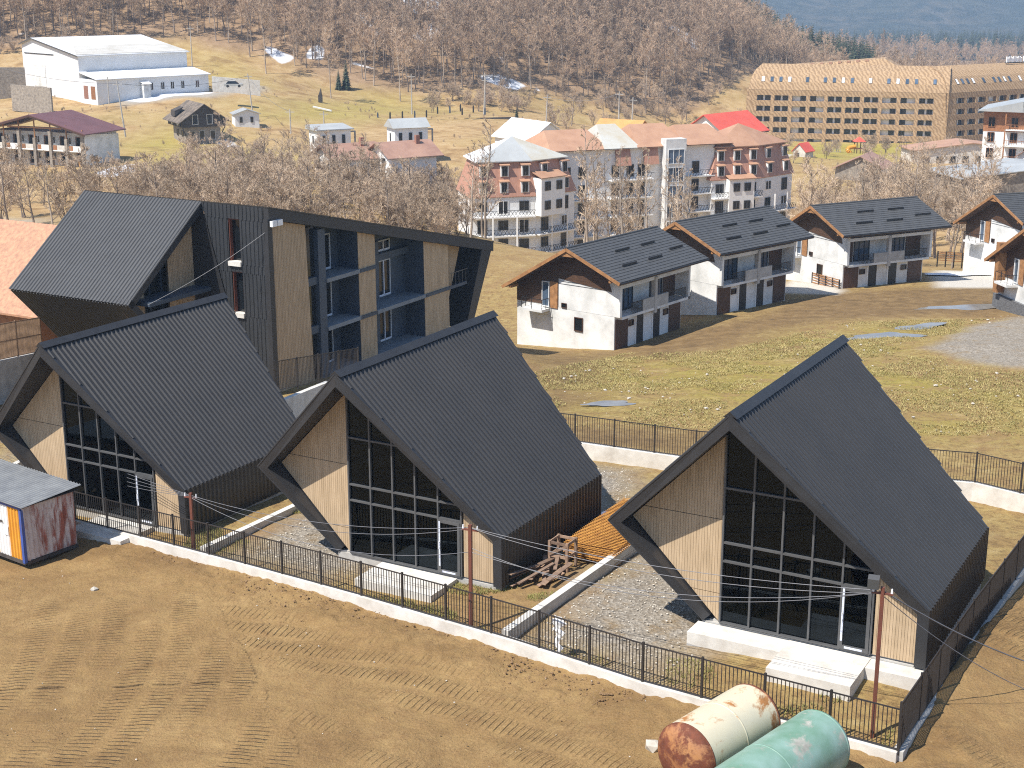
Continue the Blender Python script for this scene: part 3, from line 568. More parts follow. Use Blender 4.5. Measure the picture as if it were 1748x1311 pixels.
# ---------------------------------------------------------------- the black apartment building
def black_building():
    C = at(449,354,88); zb = -4.1; zR = C.z-zb
    T = thing('black_apartment_building', 'large black and timber building of three storeys with deep navy balconies', 'building', (C.x, C.y, zb), YAW)
    rz = lambda v: zR - v*(6.15/26.9)             # roof edge over the facade
    # left wing: steep roof, slanted wall under it, timber gable
    u0, u1 = -14.5, -4.77; ev, ez = -6.86, zR-5.16
    m = MB(); ribbed(m, (u0,0,zR), (u1,0,zR), (u0,ev,ez), (u1,ev,ez), (0,-.6,.8), .27, .14, .06); m.build('roof_slope', M['grey_metal'], T)
    m = MB(); ribbed(m, (u0+.1,ev+.02,ez-.05), (u1-.02,ev+.02,ez-.05), (u0+.1,-.4,-.3), (u1-.02,-.4,-.3), (0,-.7,-.7), .24, .08, .05); m.build('slanted_wall', M['dark_rib'], T)
    m = MB(); m.prism([(u0+.05,0,zR-.1),(u0+.05,ev+.1,ez-.02),(u0+.05,-.5,-.3),(u0+.05,12,-.3),(u0+.05,20,rz(20)-.7)], (.3,0,0)); m.build('end_wall', M['dark_rib'], T)
    m = MB()   # edge trim of the gable frame
    for a, b in (((0,zR-.02),(ev,ez-.02)), ((ev,ez-.02),(-.45,-.3))):
        d = Vector((0,b[0]-a[0],b[1]-a[1])).normalized(); n = Vector((0,-d.z,d.y)); n = n if n.dot(Vector((0,1,-.2))) > 0 else -n
        p, q = Vector((u1,a[0],a[1])), Vector((u1,b[0],b[1]))
        m.hexa([p+Vector((-1.0,0,0)), p+Vector((.04,0,0)), q+Vector((.04,0,0)), q+Vector((-1.0,0,0)), p+n*.42+Vector((-1.0,0,0)), p+n*.42+Vector((.04,0,0)), q+n*.42+Vector((.04,0,0)), q+n*.42+Vector((-1.0,0,0))])
    m.build('gable_frame', M['black_trim'], T)
    m = MB(); m.prism([(u1-1.62,-.02,zR-.04),(u1-1.62,ev+.2,ez),(u1-1.62,-.5,-.3),(u1-1.62,-.02,-.3)], (.06,0,0)); m.build('inner_gable', M['dark_trim'], T)
    gp = lambda s, z, o: (u1-.9+o, s, z)
    sl = (zR-ez)/(-ev); low = (ez+.3)/(6.86-.45)
    gz = lambda v: zR+v*sl-.5
    full = [(-.05,0),(-.05,gz(-.05)),(ev+.45,gz(ev+.45)),(ev+.5,ez-.55),(-1.0,0)]
    win = (-4.55,-2.35)
    for pg in (clip(full,-1,0,-win[1]), clip(full,1,0,win[0]), clip(clip(clip(full,-1,0,-win[0]),1,0,win[1]),0,1,3.0)):
        m = MB(); slats(m, pg, gp, .12, .02, .04); m.build('timber_cladding', M['slat'], T, kind='stuff')
        m = MB(); m.prism([(u1-.92,p[0],p[1]) for p in pg], (-.1,0,0)); m.build('backing_board', M['slat_back'], T)
    wp = clip(clip(clip(full,-1,0,-win[0]),1,0,win[1]),0,-1,-3.0)
    m = MB(); m.poly([(u1-1.5,p[0],p[1]) for p in wp]); m.build('window_pane', M['dark_glass'], T)
    m = MB()
    for v in (win[0]+.04, -3.45, win[1]-.04): m.box(u1-1.55,v-.05,3.0,u1-1.42,v+.05,gz(v)-.02)
    m.box(u1-1.55,win[0],6.2,u1-1.42,win[1],6.3); m.build('window_frame', M['navy'], T)
    for q in ((-5.5,6.15,.45,6.4),(-5.3,3.0,.35,3.2)): m = MB(); m.box(u1-1.2,q[0],q[1],u1+q[2],.2,q[3]); m.build('balcony_slab', M['navy'], T)
    m = MB(); m.prism([(-5.75,-.03,0),(-5.75,-.03,zR-.2),(-4.77,-.03,zR-.1),(-3.2,-.03,zR-5.72),(-2.6,-.03,0)], (0,.02,0)); m.build('reveal_wall', M['dark_trim'], T)
    # ribbed end of the main wing, with two tall openings
    wins = ((-2.72,-1.82,zR-3.6,zR-.85), (-2.6,-1.75,zR-6.8,zR-4.1))
    m = MB(); y = -.05
    def strip(ua, ub, za, zb_):   # ua, ub may lean (bottom, top)
        ribbed(m, (ua[1],y,zb_), (ub[1],y,zb_), (ua[0],y,za), (ub[0],y,za), (0,-1,0), .3, .1, .05)
    lu = lambda z: -4.72+(zR-z)*.285
    zs = [0, zR-6.8, zR-4.1, zR-3.6, zR-.85, zR-.02]
    for k in range(5):
        za, zc = zs[k], zs[k+1]; w = wins[1] if k == 1 else wins[0] if k == 3 else None
        if w is None: strip((min(lu(za),-2.7),min(lu(zc),-2.7)), (-.0,-.0), za, zc)
        else: strip((lu(za),lu(zc)), (w[0],w[0]), za, zc); strip((w[1],w[1]), (0,0), za, zc)
    m.build('end_cladding', M['dark_rib'], T)
    for w in wins:
        m = MB(); m.box(w[0],.02,w[2],w[0]+.06,.3,w[3]); m.box(w[1]-.06,.02,w[2],w[1],.3,w[3]); m.box(w[0]+.06,.02,w[3]-.06,w[1]-.06,.3,w[3]); o = m.build('window', M['rust_pole'], T)
        m = MB(); m.poly([(w[0],.32,w[2]),(w[1],.32,w[2]),(w[1],.32,w[3]),(w[0],.32,w[3])]); m.build('pane', M['dark_glass'], o)
        m = MB(); m.box(w[0]-.02,-.2,w[2]-.14,w[1]+.05,.3,w[2]+.14); m.build('sill', M['pale_concrete'], o)
    # main facade along the side
    m = MB(); m.poly([(-1.62,0,-.5),(-1.62,22.6,-.5),(-1.62,25.4,rz(25.4)-.2),(-1.62,0,zR-.2)]); m.build('rear_wall', M['navy'], T)
    m = MB(); m.hexa([(-14.4,0,zR-.02),(.42,0,zR-.02),(.42,26.9,rz(26.9)-.02),(-14.4,26.9,rz(26.9)-.02),(-14.4,0,zR+.06),(.42,0,zR+.06),(.42,26.9,rz(26.9)+.06),(-14.4,26.9,rz(26.9)+.06)])
    m.build('roof', M['black_metal'], T)
    m = MB(); m.hexa([(.0,-.02,zR-.68),(.4,-.02,zR-.68),(.4,26.85,rz(26.85)-.72),(0,26.85,rz(26.85)-.72),(0,-.02,zR-.03),(.4,-.02,zR-.03),(.4,26.85,rz(26.85)-.03),(0,26.85,rz(26.85)-.03)])
    m.box(.003,-.08,-.3,.34,.36,zR-.69)
    m.build('fascia', M['black_trim'], T)
    m = MB(); m.hexa([(-10,22.75,-.4),(.38,22.75,-.4),(.38,23.7,-.4),(-10,23.7,-.4),(-10,25.4,rz(25.4)-.1),(.38,25.4,rz(25.4)-.1),(.38,26.85,rz(26.85)-.04),(-10,26.85,rz(26.85)-.04)]); m.build('end_fin', M['dark_trim'], T)
    def panel(pg, u=0.0, dep=1.6):
        m = MB(); slats(m, pg, lambda s, z, o: (u+o, s, z), .13, .018, .035); m.build('timber_cladding', M['slat'], T, kind='stuff')
        m = MB(); m.prism([(u-.004,p[0],p[1]) for p in pg], (-dep,0,0)); m.build('pier', M['navy'], T)
    top = lambda v: rz(v)-.72
    panel([(.36,-.3),(4.4,-.3),(3.97,top(3.97)),(.36,top(.36))])
    panel([(9.7,-.3),(11.6,-.3),(11.55,top(11.55)),(9.6,top(9.6))])
    panel([(17.7,-.3),(21.0,-.3),(20.85,top(20.85)),(17.6,top(17.6))])
    panel([(21.1,0),(21.3,0),(23.7,top(23.7)),(21.1,top(21.1))], -.75, .6)
    m = MB(); m.box(-1.6,5.25,-.3,.03,6.0,top(6.0)-.02); m.build('column', M['navy'], T)
    for za, zc in ((-.2,2.9),(3.4,6.05),(6.55,top(5.2))):
        m = MB(); m.poly([(-.3,4.42,za),(-.3,5.24,za),(-.3,5.24,zc),(-.3,4.1,zc)]); m.build('window_pane', M['dark_glass'], T)
    for q in ((2.9,3.4),(6.05,6.55)): m = MB(); m.box(-.36,4.1,q[0],-.08,5.24,q[1]); m.build('spandrel', M['navy'], T)
    def bay(v0, v1, slabs, wlist):
        for z, ve in slabs:
            m = MB(); m.box(-1.6,v0,z-.26,.12,v1,z); m.build('balcony_slab', M['slab_grey'], T)
            if ve: m = MB(); m.box(.04,v1,z-.24,.16,ve,z-.02); m.build('ledger_beam', M['navy'], T)
        for a, b, za, zc in wlist:
            f = MB()
            for x in (a, (a+b)/2, b): f.box(-1.6,x-.045,za,-1.5,x+.045,zc)
            f.box(-1.6,a,za-.04,-1.49,b,za+.05); f.box(-1.6,a,zc-.05,-1.49,b,zc+.04)
            o = f.build('window', M['pale_frame'], T)
            m = MB(); m.poly([(-1.56,a,za),(-1.56,b,za),(-1.56,b,zc),(-1.56,a,zc)]); m.build('pane', M['dark_glass'], o)
            m = MB(); x = (a+b)/2; m.box(-1.48,x-.045,za,-1.47,x+.045,zc); m.box(-1.48,a+.05,za+.02,-1.47,b-.05,za+.12); m.box(-1.48,a,za,-1.47,a+.05,zc); m.build('protective_film', M['film'], o)
    bay(6.0, 9.68, ((3.12,11.4),(6.28,11.6),(.02,0)), [(6.15,8.6,.1,2.6),(6.15,8.6,3.25,5.8),(6.15,8.6,6.4,8.7)])
    bay(11.6, 17.68, ((3.12,23.3),(.02,0)), [(11.75,13.2,.2,2.7),(13.95,15.6,.2,2.7),(11.75,13.2,3.4,5.9),(13.95,15.6,3.4,5.9),(11.75,13.2,6.6,7.6),(13.95,15.6,6.6,7.3)])
    m = MB(); m.box(-1.6,11.6,6.02,-1.2,17.6,6.5); m.box(-1.6,13.3,.1,-1.25,13.85,7.4); m.build('wall_beam', M['navy'], T)
    m = MB()
    for v in np.arange(21.2, 23.3, .5): m.box(.1,v,3.12,.13,v+.03,4.0)
    m.box(.09,21.1,4.0,.14,23.4,4.05); m.build('railing', M['mullion'], T)
    # floodlights on the corner and their cable
    for k in (0, 1):
        f = MB(); f.box(.42,.05+.55*k,zR-1.15,.62,.5+.55*k,zR-.8); f.box(.34,.2+.55*k,zR-1.0,.42,.32+.55*k,zR-.9)
        o = f.build('floodlight', M['lamp_white'], T)
    m = MB(); a, b = Vector((.4,.3,zR-1.2)), Vector((-4.4,-5.6,6.3)); prev = a
    for k in range(1, 13):
        t = k/12; p = a.lerp(b, t); p.z -= .25*math.sin(math.pi*t); m.tube(prev, p, .013, n=4, cap=False); prev = p
    m.build('cable', M['cable'], T)
black_building()
M['brown_slat'] = mat('brown_slat', (.34,.22,.13), (.22,.14,.085), .7, 3, bmp=.1)
# ---------------------------------------------------------------- fences, kerbs and plot walls
def resample(path, step):
    L = [0]
    for a, b in zip(path[:-1], path[1:]): L.append(L[-1]+(b-a).length)
    n = max(1, round(L[-1]/step)); out = []
    for k in range(n+1):
        s = L[-1]*k/n; i = max(j for j in range(len(L)-1) if L[j] <= s+1e-6)
        out.append(path[i].lerp(path[i+1], (s-L[i])/(L[i+1]-L[i])))
    return out
def fence(path, hgt, step, bsp, label, name='bar_fence', group='bar fences', rails=2, barw=.022, postw=.07, lift=.05, matn='fence'):
    pts = resample(path, step); o0 = pts[0]
    T = thing(name, label, 'fence', o0, 0, group)
    mt = M[matn]; pm = MB().box(-postw/2,-postw/2,-.12,postw/2,postw/2,hgt+.04).mesh('post', mt)
    bm = MB().box(-barw/2,-barw/2,lift+.03,barw/2,barw/2,hgt-.02).mesh('bar', mt)
    for i, p in enumerate(pts):
        d = (pts[min(i+1, len(pts)-1)]-pts[max(i-1, 0)]); rz = math.atan2(d.y, d.x)
        link('post', pm, T, p-o0, (0,0,rz))
        if i == len(pts)-1: break
        q = pts[i+1]; r = q-p; n = int(r.length/bsp); ra = math.atan2(r.y, r.x)
        for k in range(1, n): link('bar', bm, T, p+r*(k/n)-o0, (0,0,ra))
        u = r.normalized()*(postw/2+.002)
        for z in np.linspace(lift, hgt-.03, rails): MB().bar(p-o0+u+Vector((0,0,z)), q-o0-u+Vector((0,0,z)), .03, .04).build('rail', mt, T)
    return T
def wallrun(path, th, up, down, label, name='concrete_wall', matn='pale_concrete', cat='wall', group=None, wob=.0):
    o0 = path[0].copy(); m = MB()
    ns = []
    for i in range(len(path)):
        d = path[min(i+1, len(path)-1)]-path[max(i-1, 0)]; n = Vector((-d.y, d.x, 0)).normalized()*(th/2); ns.append(n)
    for i in range(len(path)-1):
        p, q = path[i]-o0, path[i+1]-o0; a, b = ns[i], ns[i+1]; D, U = Vector((0,0,-down)), Vector((0,0,up))
        m.poly([p+a+D, q+b+D, q+b+U, p+a+U]); m.poly([p-a+U, q-b+U, q-b+D, p-a+D]); m.poly([p-a+U, p+a+U, q+b+U, q-b+U])
        if i == 0: m.poly([p-a+D, p+a+D, p+a+U, p-a+U])
        if i == len(path)-2: m.poly([q+b+D, q-b+D, q-b+U, q+b+U])
    o = m.build(name, M[matn], None, loc=o0); return tag(o, label, cat, group)
wallrun(FENCE, .28, 0.0, .9, 'low white kerb under the long bar fence along the bare earth', 'kerb_wall', group='white kerbs under fences')
fence([p+Vector((0,0,.002)) for p in FENCE], 1.32, 2.13, .128, 'long dark bar fence in front of the three black houses')
wallrun(RFENCE, .3, 0, 1.2, 'concrete kerb under the fence beside the house with the ledge', 'kerb_wall', 'concrete', group='white kerbs under fences')
fence([p+Vector((0,0,.002)) for p in RFENCE], 1.5, 2.2, .105, 'dark bar fence running back from the corner past the house side', barw=.028)
wallrun(BFENCE, .3, 0, 1.6, 'pale concrete wall carrying the bar fence behind the houses', 'kerb_wall', group='white kerbs under fences')
fence([p+Vector((0,0,.002)) for p in BFENCE], 1.42, 2.1, .13, 'dark bar fence between the back yards and the grass field')
def G2(px, py, up=0): p = G(px, py); p.z += up; return p
wallrun([onz(862,1076,-.55), onz(1083,922,-.65), onz(1150,870,-.95)], .28, 0, 1.0, 'pale dividing wall beside the stack of rusty mesh', group='dividing walls between plots')
wallrun([onz(346,934,-1.45), onz(512,857,-1.55), onz(600,815,-1.6)], .28, 0, 1.0, 'pale dividing wall between the container house and the middle house', group='dividing walls between plots')
wallrun([onz(-60,836,-2.0), onz(42,782,-2.15)], .28, 0, 1.0, 'short pale wall behind the rusty painted container', group='dividing walls between plots')
# yard wall at the far left, and the enclosure behind the middle house
wa, wb = at(-60,628,84), at(72,600,92)
wa2, wb2 = Vector((wa.x, wa.y, wa.z)), Vector((wb.x, wb.y, wb.z))
wallrun([wa2, wb2], .35, 0, 4, 'tall grey concrete retaining wall by the orange roofed house', 'retaining_wall', 'concrete')
fence([wa2+Vector((0,0,.01)), wb2+Vector((0,0,.01))], 2.2, 3.0, .11, 'brown slatted fence on top of the retaining wall', 'slat_fence', None, rails=3, barw=.05, matn='brown_slat')
ya, yb = at(470,668,76), at(612,640,84)
fence([ya, yb], 1.6, 2.2, .13, 'bar fence in front of the navy balconies', group='bar fences')
yc = at(505,700,74)
wallrun([at(470,692,72), at(560,655,80)], .3, .15, 1.2, 'pale wall behind the ridge of the middle house', group='dividing walls between plots')
# ---------------------------------------------------------------- painted container shed
def container():
    o0 = onz(45,962,-2.0); e1 = Vector((.60,.80,0)); ex = Vector((.80,-.60,0)); rz = math.atan2(ex.y, ex.x)
    T = thing('container_shed', 'rusty container shed with white and orange painted side and grey corrugated roof', 'container', o0, rz)
    W, Lc, Hh = 2.5, 6.0, 2.35       # local: x from -Lc to 0 along the painted side, y back
    m = MB(); ribbed(m, (0,.05,Hh),(0,W-.05,Hh+.1),(0,.05,.08),(0,W-.05,.08),(1,0,0),.22,.16,.05); m.build('end_wall', M['peel'], T)
    m = MB(); m.poly([(-.02,.02,.05),(-.02,W,.05),(-.02,W,Hh),(-.02,.02,Hh)]); m.poly([(-Lc,W,.05),(-.02,W,.05),(-.02,W,Hh),(-Lc,W,Hh)]); m.poly([(-Lc,0,.05),(-Lc,W,.05),(-Lc,W,Hh),(-Lc,0,Hh)]); m.build('back_wall', M['peel'], T)
    x = -.12
    for k, (wd, mt) in enumerate(((.85,'orange_paint'),(.75,'white_paint'),(.8,'orange_paint'),(.9,'white_paint'),(.8,'orange_paint'),(.9,'white_paint'),(.7,'orange_paint'))):
        m = MB(); ribbed(m, (x-wd,0,Hh-.06),(x,0,Hh-.06),(x-wd,0,.1),(x,0,.1),(0,-1,0),.2,.13,.045); m.build('side_panel', M[mt], T); x -= wd
    m = MB(); m.box(-Lc,-.07,Hh-.06,.0,.02,Hh+.06); m.build('top_rail', M['blue_paint'], T)
    m = MB(); m.box(-.11,-.08,.02,.035,.05,Hh-.07); m.build('corner_post', M['blue_paint'], T)
    m = MB(); m.box(-Lc,-.05,-.06,.0,.05,.09); m.build('bottom_rail', M['old_wood'], T)
    m = MB(); m.box(-.03,.06,-.06,.06,W,.07); m.build('bottom_rail', M['old_wood'], T)
    m = MB(); m.box(-Lc-.1,-.14,Hh+.07,.16,W+.12,Hh+.1); m.build('roof_deck', M['old_wood'], T)
    m = MB(); ribbed(m, (-Lc-.15,W+.2,Hh+.30),(.22,W+.2,Hh+.30),(-Lc-.15,-.2,Hh+.12),(.22,-.2,Hh+.12),(0,0,1),.19,.13,.045); m.build('roof_sheet', M['galv'], T)
    m = MB(); m.box(-1.25,-.06,1.0,-.95,-.045,1.4); m.build('white_patch', M['white_paint'], T)
    m = MB(); m.box(-3.4,-.07,1.5,-1.3,-.05,1.58); m.build('lock_bar', M['old_wood'], T)
def rustmat(name, paint, paint2, rust=(.20,.065,.03), th=.5, sc=2.2, stretch=(1,1,.35)):
    m, nt, bs = newmat(name); v, r = objvec(nt); vs = vscale(nt, v, stretch)
    n1 = noise(nt, vs, sc, 8, .7, .3); n2 = noise(nt, vs, sc*3, 5, .6); n3 = noise(nt, v, 1.1, 3, .5)
    pc = ramp(nt, n3, [(.3, paint2), (.65, paint)]); rc = ramp(nt, n2, [(.3, tuple(c*.55 for c in rust)), (.7, rust)])
    f = ramp(nt, n1, [(th-.04, (0,0,0)), (th+.05, (1,1,1))])
    nt.links.new(mixc(nt, f, pc, rc), bs.inputs['Base Color'])
    nt.links.new(math_n(nt, 'ADD', math_n(nt, 'MULTIPLY', f, .4), .42), bs.inputs['Roughness']); bump(nt, bs, n1, .2, .02); return m
M['peel'] = rustmat('peeling_paint', (.60,.54,.52), (.46,.38,.36), (.40,.13,.085), .54, 1.6, (1,1,.25))
M['orange_paint'] = rustmat('orange_paint', (.72,.34,.04), (.62,.26,.03), (.25,.10,.04), .70)
M['blue_paint'] = rustmat('blue_paint', (.05,.10,.36), (.04,.08,.26), (.2,.1,.06), .68)
M['galv'] = mat('galvanised_sheet', (.30,.305,.30), (.21,.215,.22), .42, 1.2, bmp=.05, tone=.03)
container()
sh = MB(); ribbed(sh, (0,0,.75),(1.5,0,.75),(0,0,0),(1.5,0,0),(0,-1,0),.16,.1,.03); sh.box(-.02,.02,-.6,1.52,.06,.76)
o = sh.build('white_sheet_panel', M['white_metal'], None, loc=onz(102,842,-1.6)); o.rotation_euler = (0,0,RAD(-15)); tag(o, 'small white corrugated sheet standing behind the container', 'sheet')
# ---------------------------------------------------------------- tanks
M['tank_cream'] = rustmat('cream_tank', (.66,.58,.40), (.56,.51,.38), (.46,.20,.06), .565, 1.1, (1,1,1))
M['tank_rust'] = rustmat('rust_end', (.42,.20,.08), (.30,.12,.05), (.19,.055,.025), .44, 1.6, (1,1,1))
M['tank_green'] = rustmat('green_tank', (.15,.27,.19), (.27,.40,.35), (.44,.43,.37), .60, 1.0, (1,1,1))
def tank(c_far, length, r, label, body, endm, zc):
    d = Vector((-.68,-.73,0)).normalized(); rz = math.atan2(d.y, d.x)
    T = thing('storage_tank', label, 'tank', (c_far.x, c_far.y, zc), rz, 'old steel tanks')
    def lathe(prof, name, mt):
        m = MB(); n = 40; k = len(prof)
        for (x, rr) in prof:
            for i in range(n): a = 2*math.pi*i/n; m.v.append((x, rr*math.cos(a), rr*math.sin(a)))
        for j in range(k-1):
            for i in range(n): i2 = (i+1) % n; m.f.append((j*n+i, j*n+i2, (j+1)*n+i2, (j+1)*n+i)); m.m.append(0)
        return m.build(name, mt, T, True)
    lathe([(0,r*.997)]+[(length*t, r+.012*math.sin(t*40)*.2) for t in (.2,.45,.7,1)], 'shell', M[body])
    cap = [(r*.42*math.sin(t), r*math.cos(t)) for t in np.linspace(0, math.pi/2, 9)]
    lathe([(-x, max(q, .001)) for x, q in cap], 'end_dome', M[body] if body == 'tank_green' else M[endm])
    lathe([(length+x, max(q, .001)) for x, q in cap], 'end_dome', M[endm])
    for t in (.0, .5, 1.0):
        lathe([(length*t-.03, r*.998),(length*t-.02, r+.008),(length*t+.02, r+.008),(length*t+.03, r*.998)], 'weld_seam', M[endm] if t != .5 else M[body])
    m = MB(); m.box(length*.15,-.6,-r-.2,length*.15+.2,.6,-r*.72); m.build('support', M['old_wood'], T)
    m = MB(); m.box(length*.8,-.6,-r-.2,length*.8+.2,.6,-r*.72); m.build('support', M['old_wood'], T)
gz0 = -.75
tank(onz(1283,1222,.40), 3.1, .95, 'cream steel tank with a rusted end lying by the fence', 'tank_cream', 'tank_rust', .40)
tank(onz(1398,1268,.36), 5.2, .95, 'green painted steel tank lying beside the cream tank', 'tank_green', 'tank_green', .36)
# ---------------------------------------------------------------- rusty poles and wires
def pole(px, py, z, hgt, label, lamp=False):
    p = onz(px, py, z); T = thing('steel_pole', label, 'pole', p, RAD(-20), 'rusty steel poles carrying wires')
    m = MB(); m.box(-.055,-.055,-.4,.055,.055,hgt); m.build('post', M['rust_pole'], T)
    m = MB(); m.box(-.3,-.03,hgt-.22,.3,.03,hgt-.16); m.build('cross_arm', M['rust_pole'], T)
    for x in (-.26, .26):
        m = MB(); m.tube((x,0,hgt-.16),(x,0,hgt-.02),.035,.02,8); m.build('insulator', M['lamp_white'], T)
    if lamp:
        m = MB(); m.hexa([(-.42,-.14,hgt-.05),(-.1,-.14,hgt-.05),(-.1,.06,hgt+.04),(-.42,.06,hgt+.04),(-.42,-.18,hgt+.26),(-.1,-.18,hgt+.26),(-.1,.02,hgt+.34),(-.42,.02,hgt+.34)]); m.build('floodlight', M['grey_metal'], T)
    return p+Vector((0,0,hgt-.1))
P1 = pole(1489,1256,-.66, 4.7, 'tall rusty pole with a floodlight near the fence corner', True)
P2 = pole(804,1068,-1.0, 3.75, 'rusty pole in front of the middle house')
P3 = pole(331,938,-1.8, 2.45, 'short rusty pole near the container')
def wire(a, b, sag, label, rad=.011, n=18):
    m = MB(); pr = Vector((0,0,0)); o0 = a.copy()
    for k in range(1, n+1):
        t = k/n; p = a.lerp(b, t)-o0; p.z -= 4*sag*t*(1-t); m.tube(pr, p, rad, n=4, cap=False); pr = p
    return tag(m.build('overhead_wire', M['cable'], None, loc=o0), label, 'wire', 'overhead wires')
dz = lambda p, z: p+Vector((0,0,z))
for k, (s, z1, z2) in enumerate(((.35,.0,-.0),(.75,-.05,-.9),(.55,-.1,-.02),(1.0,-.02,-.75))): wire(dz(P1,z1), dz(P2,z2), s, 'sagging wire between the floodlight pole and the pole before the middle house')
for k, (s, z1, z2) in enumerate(((.5,.0,.0),(.75,-.05,-.05),(.95,-.9,-.1))): wire(dz(P2,z1), dz(P3,z2), s, 'sagging wire between the middle house pole and the short pole')
far = at(-60,690,74)
for k in range(4): wire(dz(P3,-.02*k), dz(far,-.35*k), .25+.12*k, 'wire running from the short pole past the container house')
wire(P1, at(1860,1160,47), .35, 'pale wire crossing the fence beside the house with the ledge', .02); wire(dz(P1,-.15), at(1860,1215,46), .5, 'thin dark wire crossing the fence beside the house with the ledge', .012)
# ---------------------------------------------------------------- stack of rusty reinforcement mesh, planks, trestle
def mesh_mats():
    o0 = onz(965,952,-1.1); rz = YAW; W, Ln = 2.1, 5.6
    m = MB()
    for x in np.arange(0, W+.01, .15): m.tube((x,0,0),(x,Ln,0),.011,n=4,cap=False)
    for y in np.arange(0, Ln+.01, .15): m.tube((-.06,y,.016),(W+.06,y,.016),.011,n=4,cap=False)
    me = m.mesh('steel_mesh_mat', M['rebar'])
    for k in range(16):
        o = link('steel_mesh_mat', me, None, o0+Vector((random.uniform(-.07,.07), random.uniform(-.1,.1), .05+k*.042)), (random.uniform(-.008,.008), random.uniform(-.008,.008), rz+random.uniform(-.02,.02)))
        tag(o, 'rusty reinforcement mesh mat in the stack beside the middle house', 'steel mesh', 'stacked reinforcement mats')
    for y in (.4,2.6,4.9):
        ex = Vector((math.cos(rz),math.sin(rz),0)); ey = Vector((-math.sin(rz),math.cos(rz),0))
        q = o0+ey*y; b = MB(); b.bar((0,0,-.05), tuple(ex*2.1+Vector((0,0,-.05))), .12, .14); tag(b.build('timber_bearer', M['plank'], None, loc=q), 'timber bearer under the stack of rusty mesh', 'timber', 'bearers under the mesh stack')
mesh_mats()
def planks():
    c = onz(925,985,-1.15); base = H1(c.x, c.y)
    for k in range(15):
        L_, w_, t_ = random.uniform(.9,2.1), random.uniform(.12,.24), random.uniform(.03,.06)
        a = YAW+RAD(90)+random.uniform(-.55,.55); p = c+Vector((random.uniform(-.75,.75), random.uniform(-.6,.6), 0)); p.z = base+.10+.045*k*.75
        m = MB(); m.box(-L_/2,-w_/2,-t_/2,L_/2,w_/2,t_/2)
        o = m.build('plank', M['plank'], None, loc=p); o.rotation_euler = (random.uniform(-.15,.15), random.uniform(-.2,.2), a)
        tag(o, 'loose plank in the heap beside the middle house wall', 'plank', 'heap of planks')
    q = onz(938,968,-1.1); q.z = base+.25
    T = thing('timber_trestle', 'small open timber frame standing behind the heap of planks', 'trestle', q, YAW)
    for x in (0,.75):
        for y in (0,.75): m = MB(); m.box(x-.05,y-.05,-.3,x+.05,y+.05,.95); m.build('leg', M['plank'], T)
    for z in (.35,.88):
        for a, b in (((0,0),(.75,0)),((.75,0),(.75,.75)),((.75,.75),(0,.75)),((0,.75),(0,0))):
            m = MB(); m.bar((a[0],a[1],z),(b[0],b[1],z),.04,.11); m.build('rail', M['plank'], T)
    m = MB(); m.bar((0,-.05,.4),(.75,-.05,.85),.03,.09); m.build('brace', M['plank'], T)
planks()
# ---------------------------------------------------------------- snow, water and rubbish lying about
M['water'] = mat('water', (.24,.225,.20), (.17,.155,.135), .12, 1, bmp=.02, bscale=3, spec=.6, tone=.05)
def blob(name, c, rx, ry, rot, mt, label, cat, kind=None, th=.03, n=26, seed=1, group=None, lift=.02):
    m = MB(); R_ = random.Random(seed); ph = [R_.uniform(0,6.28) for _ in range(4)]
    ring = []
    for i in range(n):
        a = 2*math.pi*i/n; k = 1+.18*math.sin(2*a+ph[0])+.14*math.sin(3*a+ph[1])+.1*math.sin(5*a+ph[2])+.06*math.sin(9*a+ph[3])
        x, y = rx*k*math.cos(a), ry*k*math.sin(a); ring.append((x*math.cos(rot)-y*math.sin(rot), x*math.sin(rot)+y*math.cos(rot)))
    hs = [H1(c.x+x, c.y+y) for x, y in ring] if mt != 'water' else [H1(c.x, c.y)]*n
    z0 = H1(c.x, c.y); top = [(x, y, h-z0+lift) for (x, y), h in zip(ring, hs)]
    mid = [(x*.6, y*.6, (h-z0)*.6+lift+th) for (x, y), h in zip(ring, hs)]
    k = len(top); m.v = top+mid+[(0,0,lift+th*1.1)]
    for i in range(k):
        j = (i+1) % k; m.f += [(i, j, k+j, k+i), (k+i, k+j, 2*k)]; m.m += [0,0]
    o = m.build(name, M[mt], None, True, loc=Vector((c.x, c.y, z0)))
    if kind: o['kind'] = kind
    else: tag(o, label, cat, group)
    return o
for k, (px, py, rx, ry, r) in enumerate(((1510,576,2.6,1.3,.2),(1570,560,2.2,.9,.5),(1040,692,1.6,.55,.2),(1640,527,4.5,.9,.15),(1600,600,2.4,.7,.6))): blob('puddle', G(px,py), rx, ry, r, 'water', '', '', 'structure', 0.0, seed=k+3, lift=.07)
for k, (px, py, rx, ry, r) in enumerate(((1028,903,1.2,.45,.9),(1030,876,.6,.3,.9))): blob('snow_patch', onz(px,py,-1.35), rx, ry, r, 'snow', 'melting snow left in the shade behind the middle house', 'snow', None, .05, seed=k+13, group='snow behind the middle house', lift=.15)
blob('snow_patch', G(1630,470), 3.6, 1.6, .1, 'snow', 'bluish snow lying in the shade beside the last grey duplex', 'snow', None, .06, seed=31, lift=.12)
def rock(r, seed, flat=.6):
    R_ = random.Random(seed); bm = bmesh.new(); bmesh.ops.create_icosphere(bm, subdivisions=1, radius=r)
    for v in bm.verts: v.co *= R_.uniform(.7,1.25); v.co.z *= flat
    return bm
ROCKS = []
for k in range(8):
    bm = rock(1, 40+k); me = bpy.data.meshes.new('stone'); bm.to_mesh(me); bm.free()
    ROCKS.append((np.array([v.co[:] for v in me.vertices]), [tuple(p.vertices) for p in me.polygons])); bpy.data.meshes.remove(me)
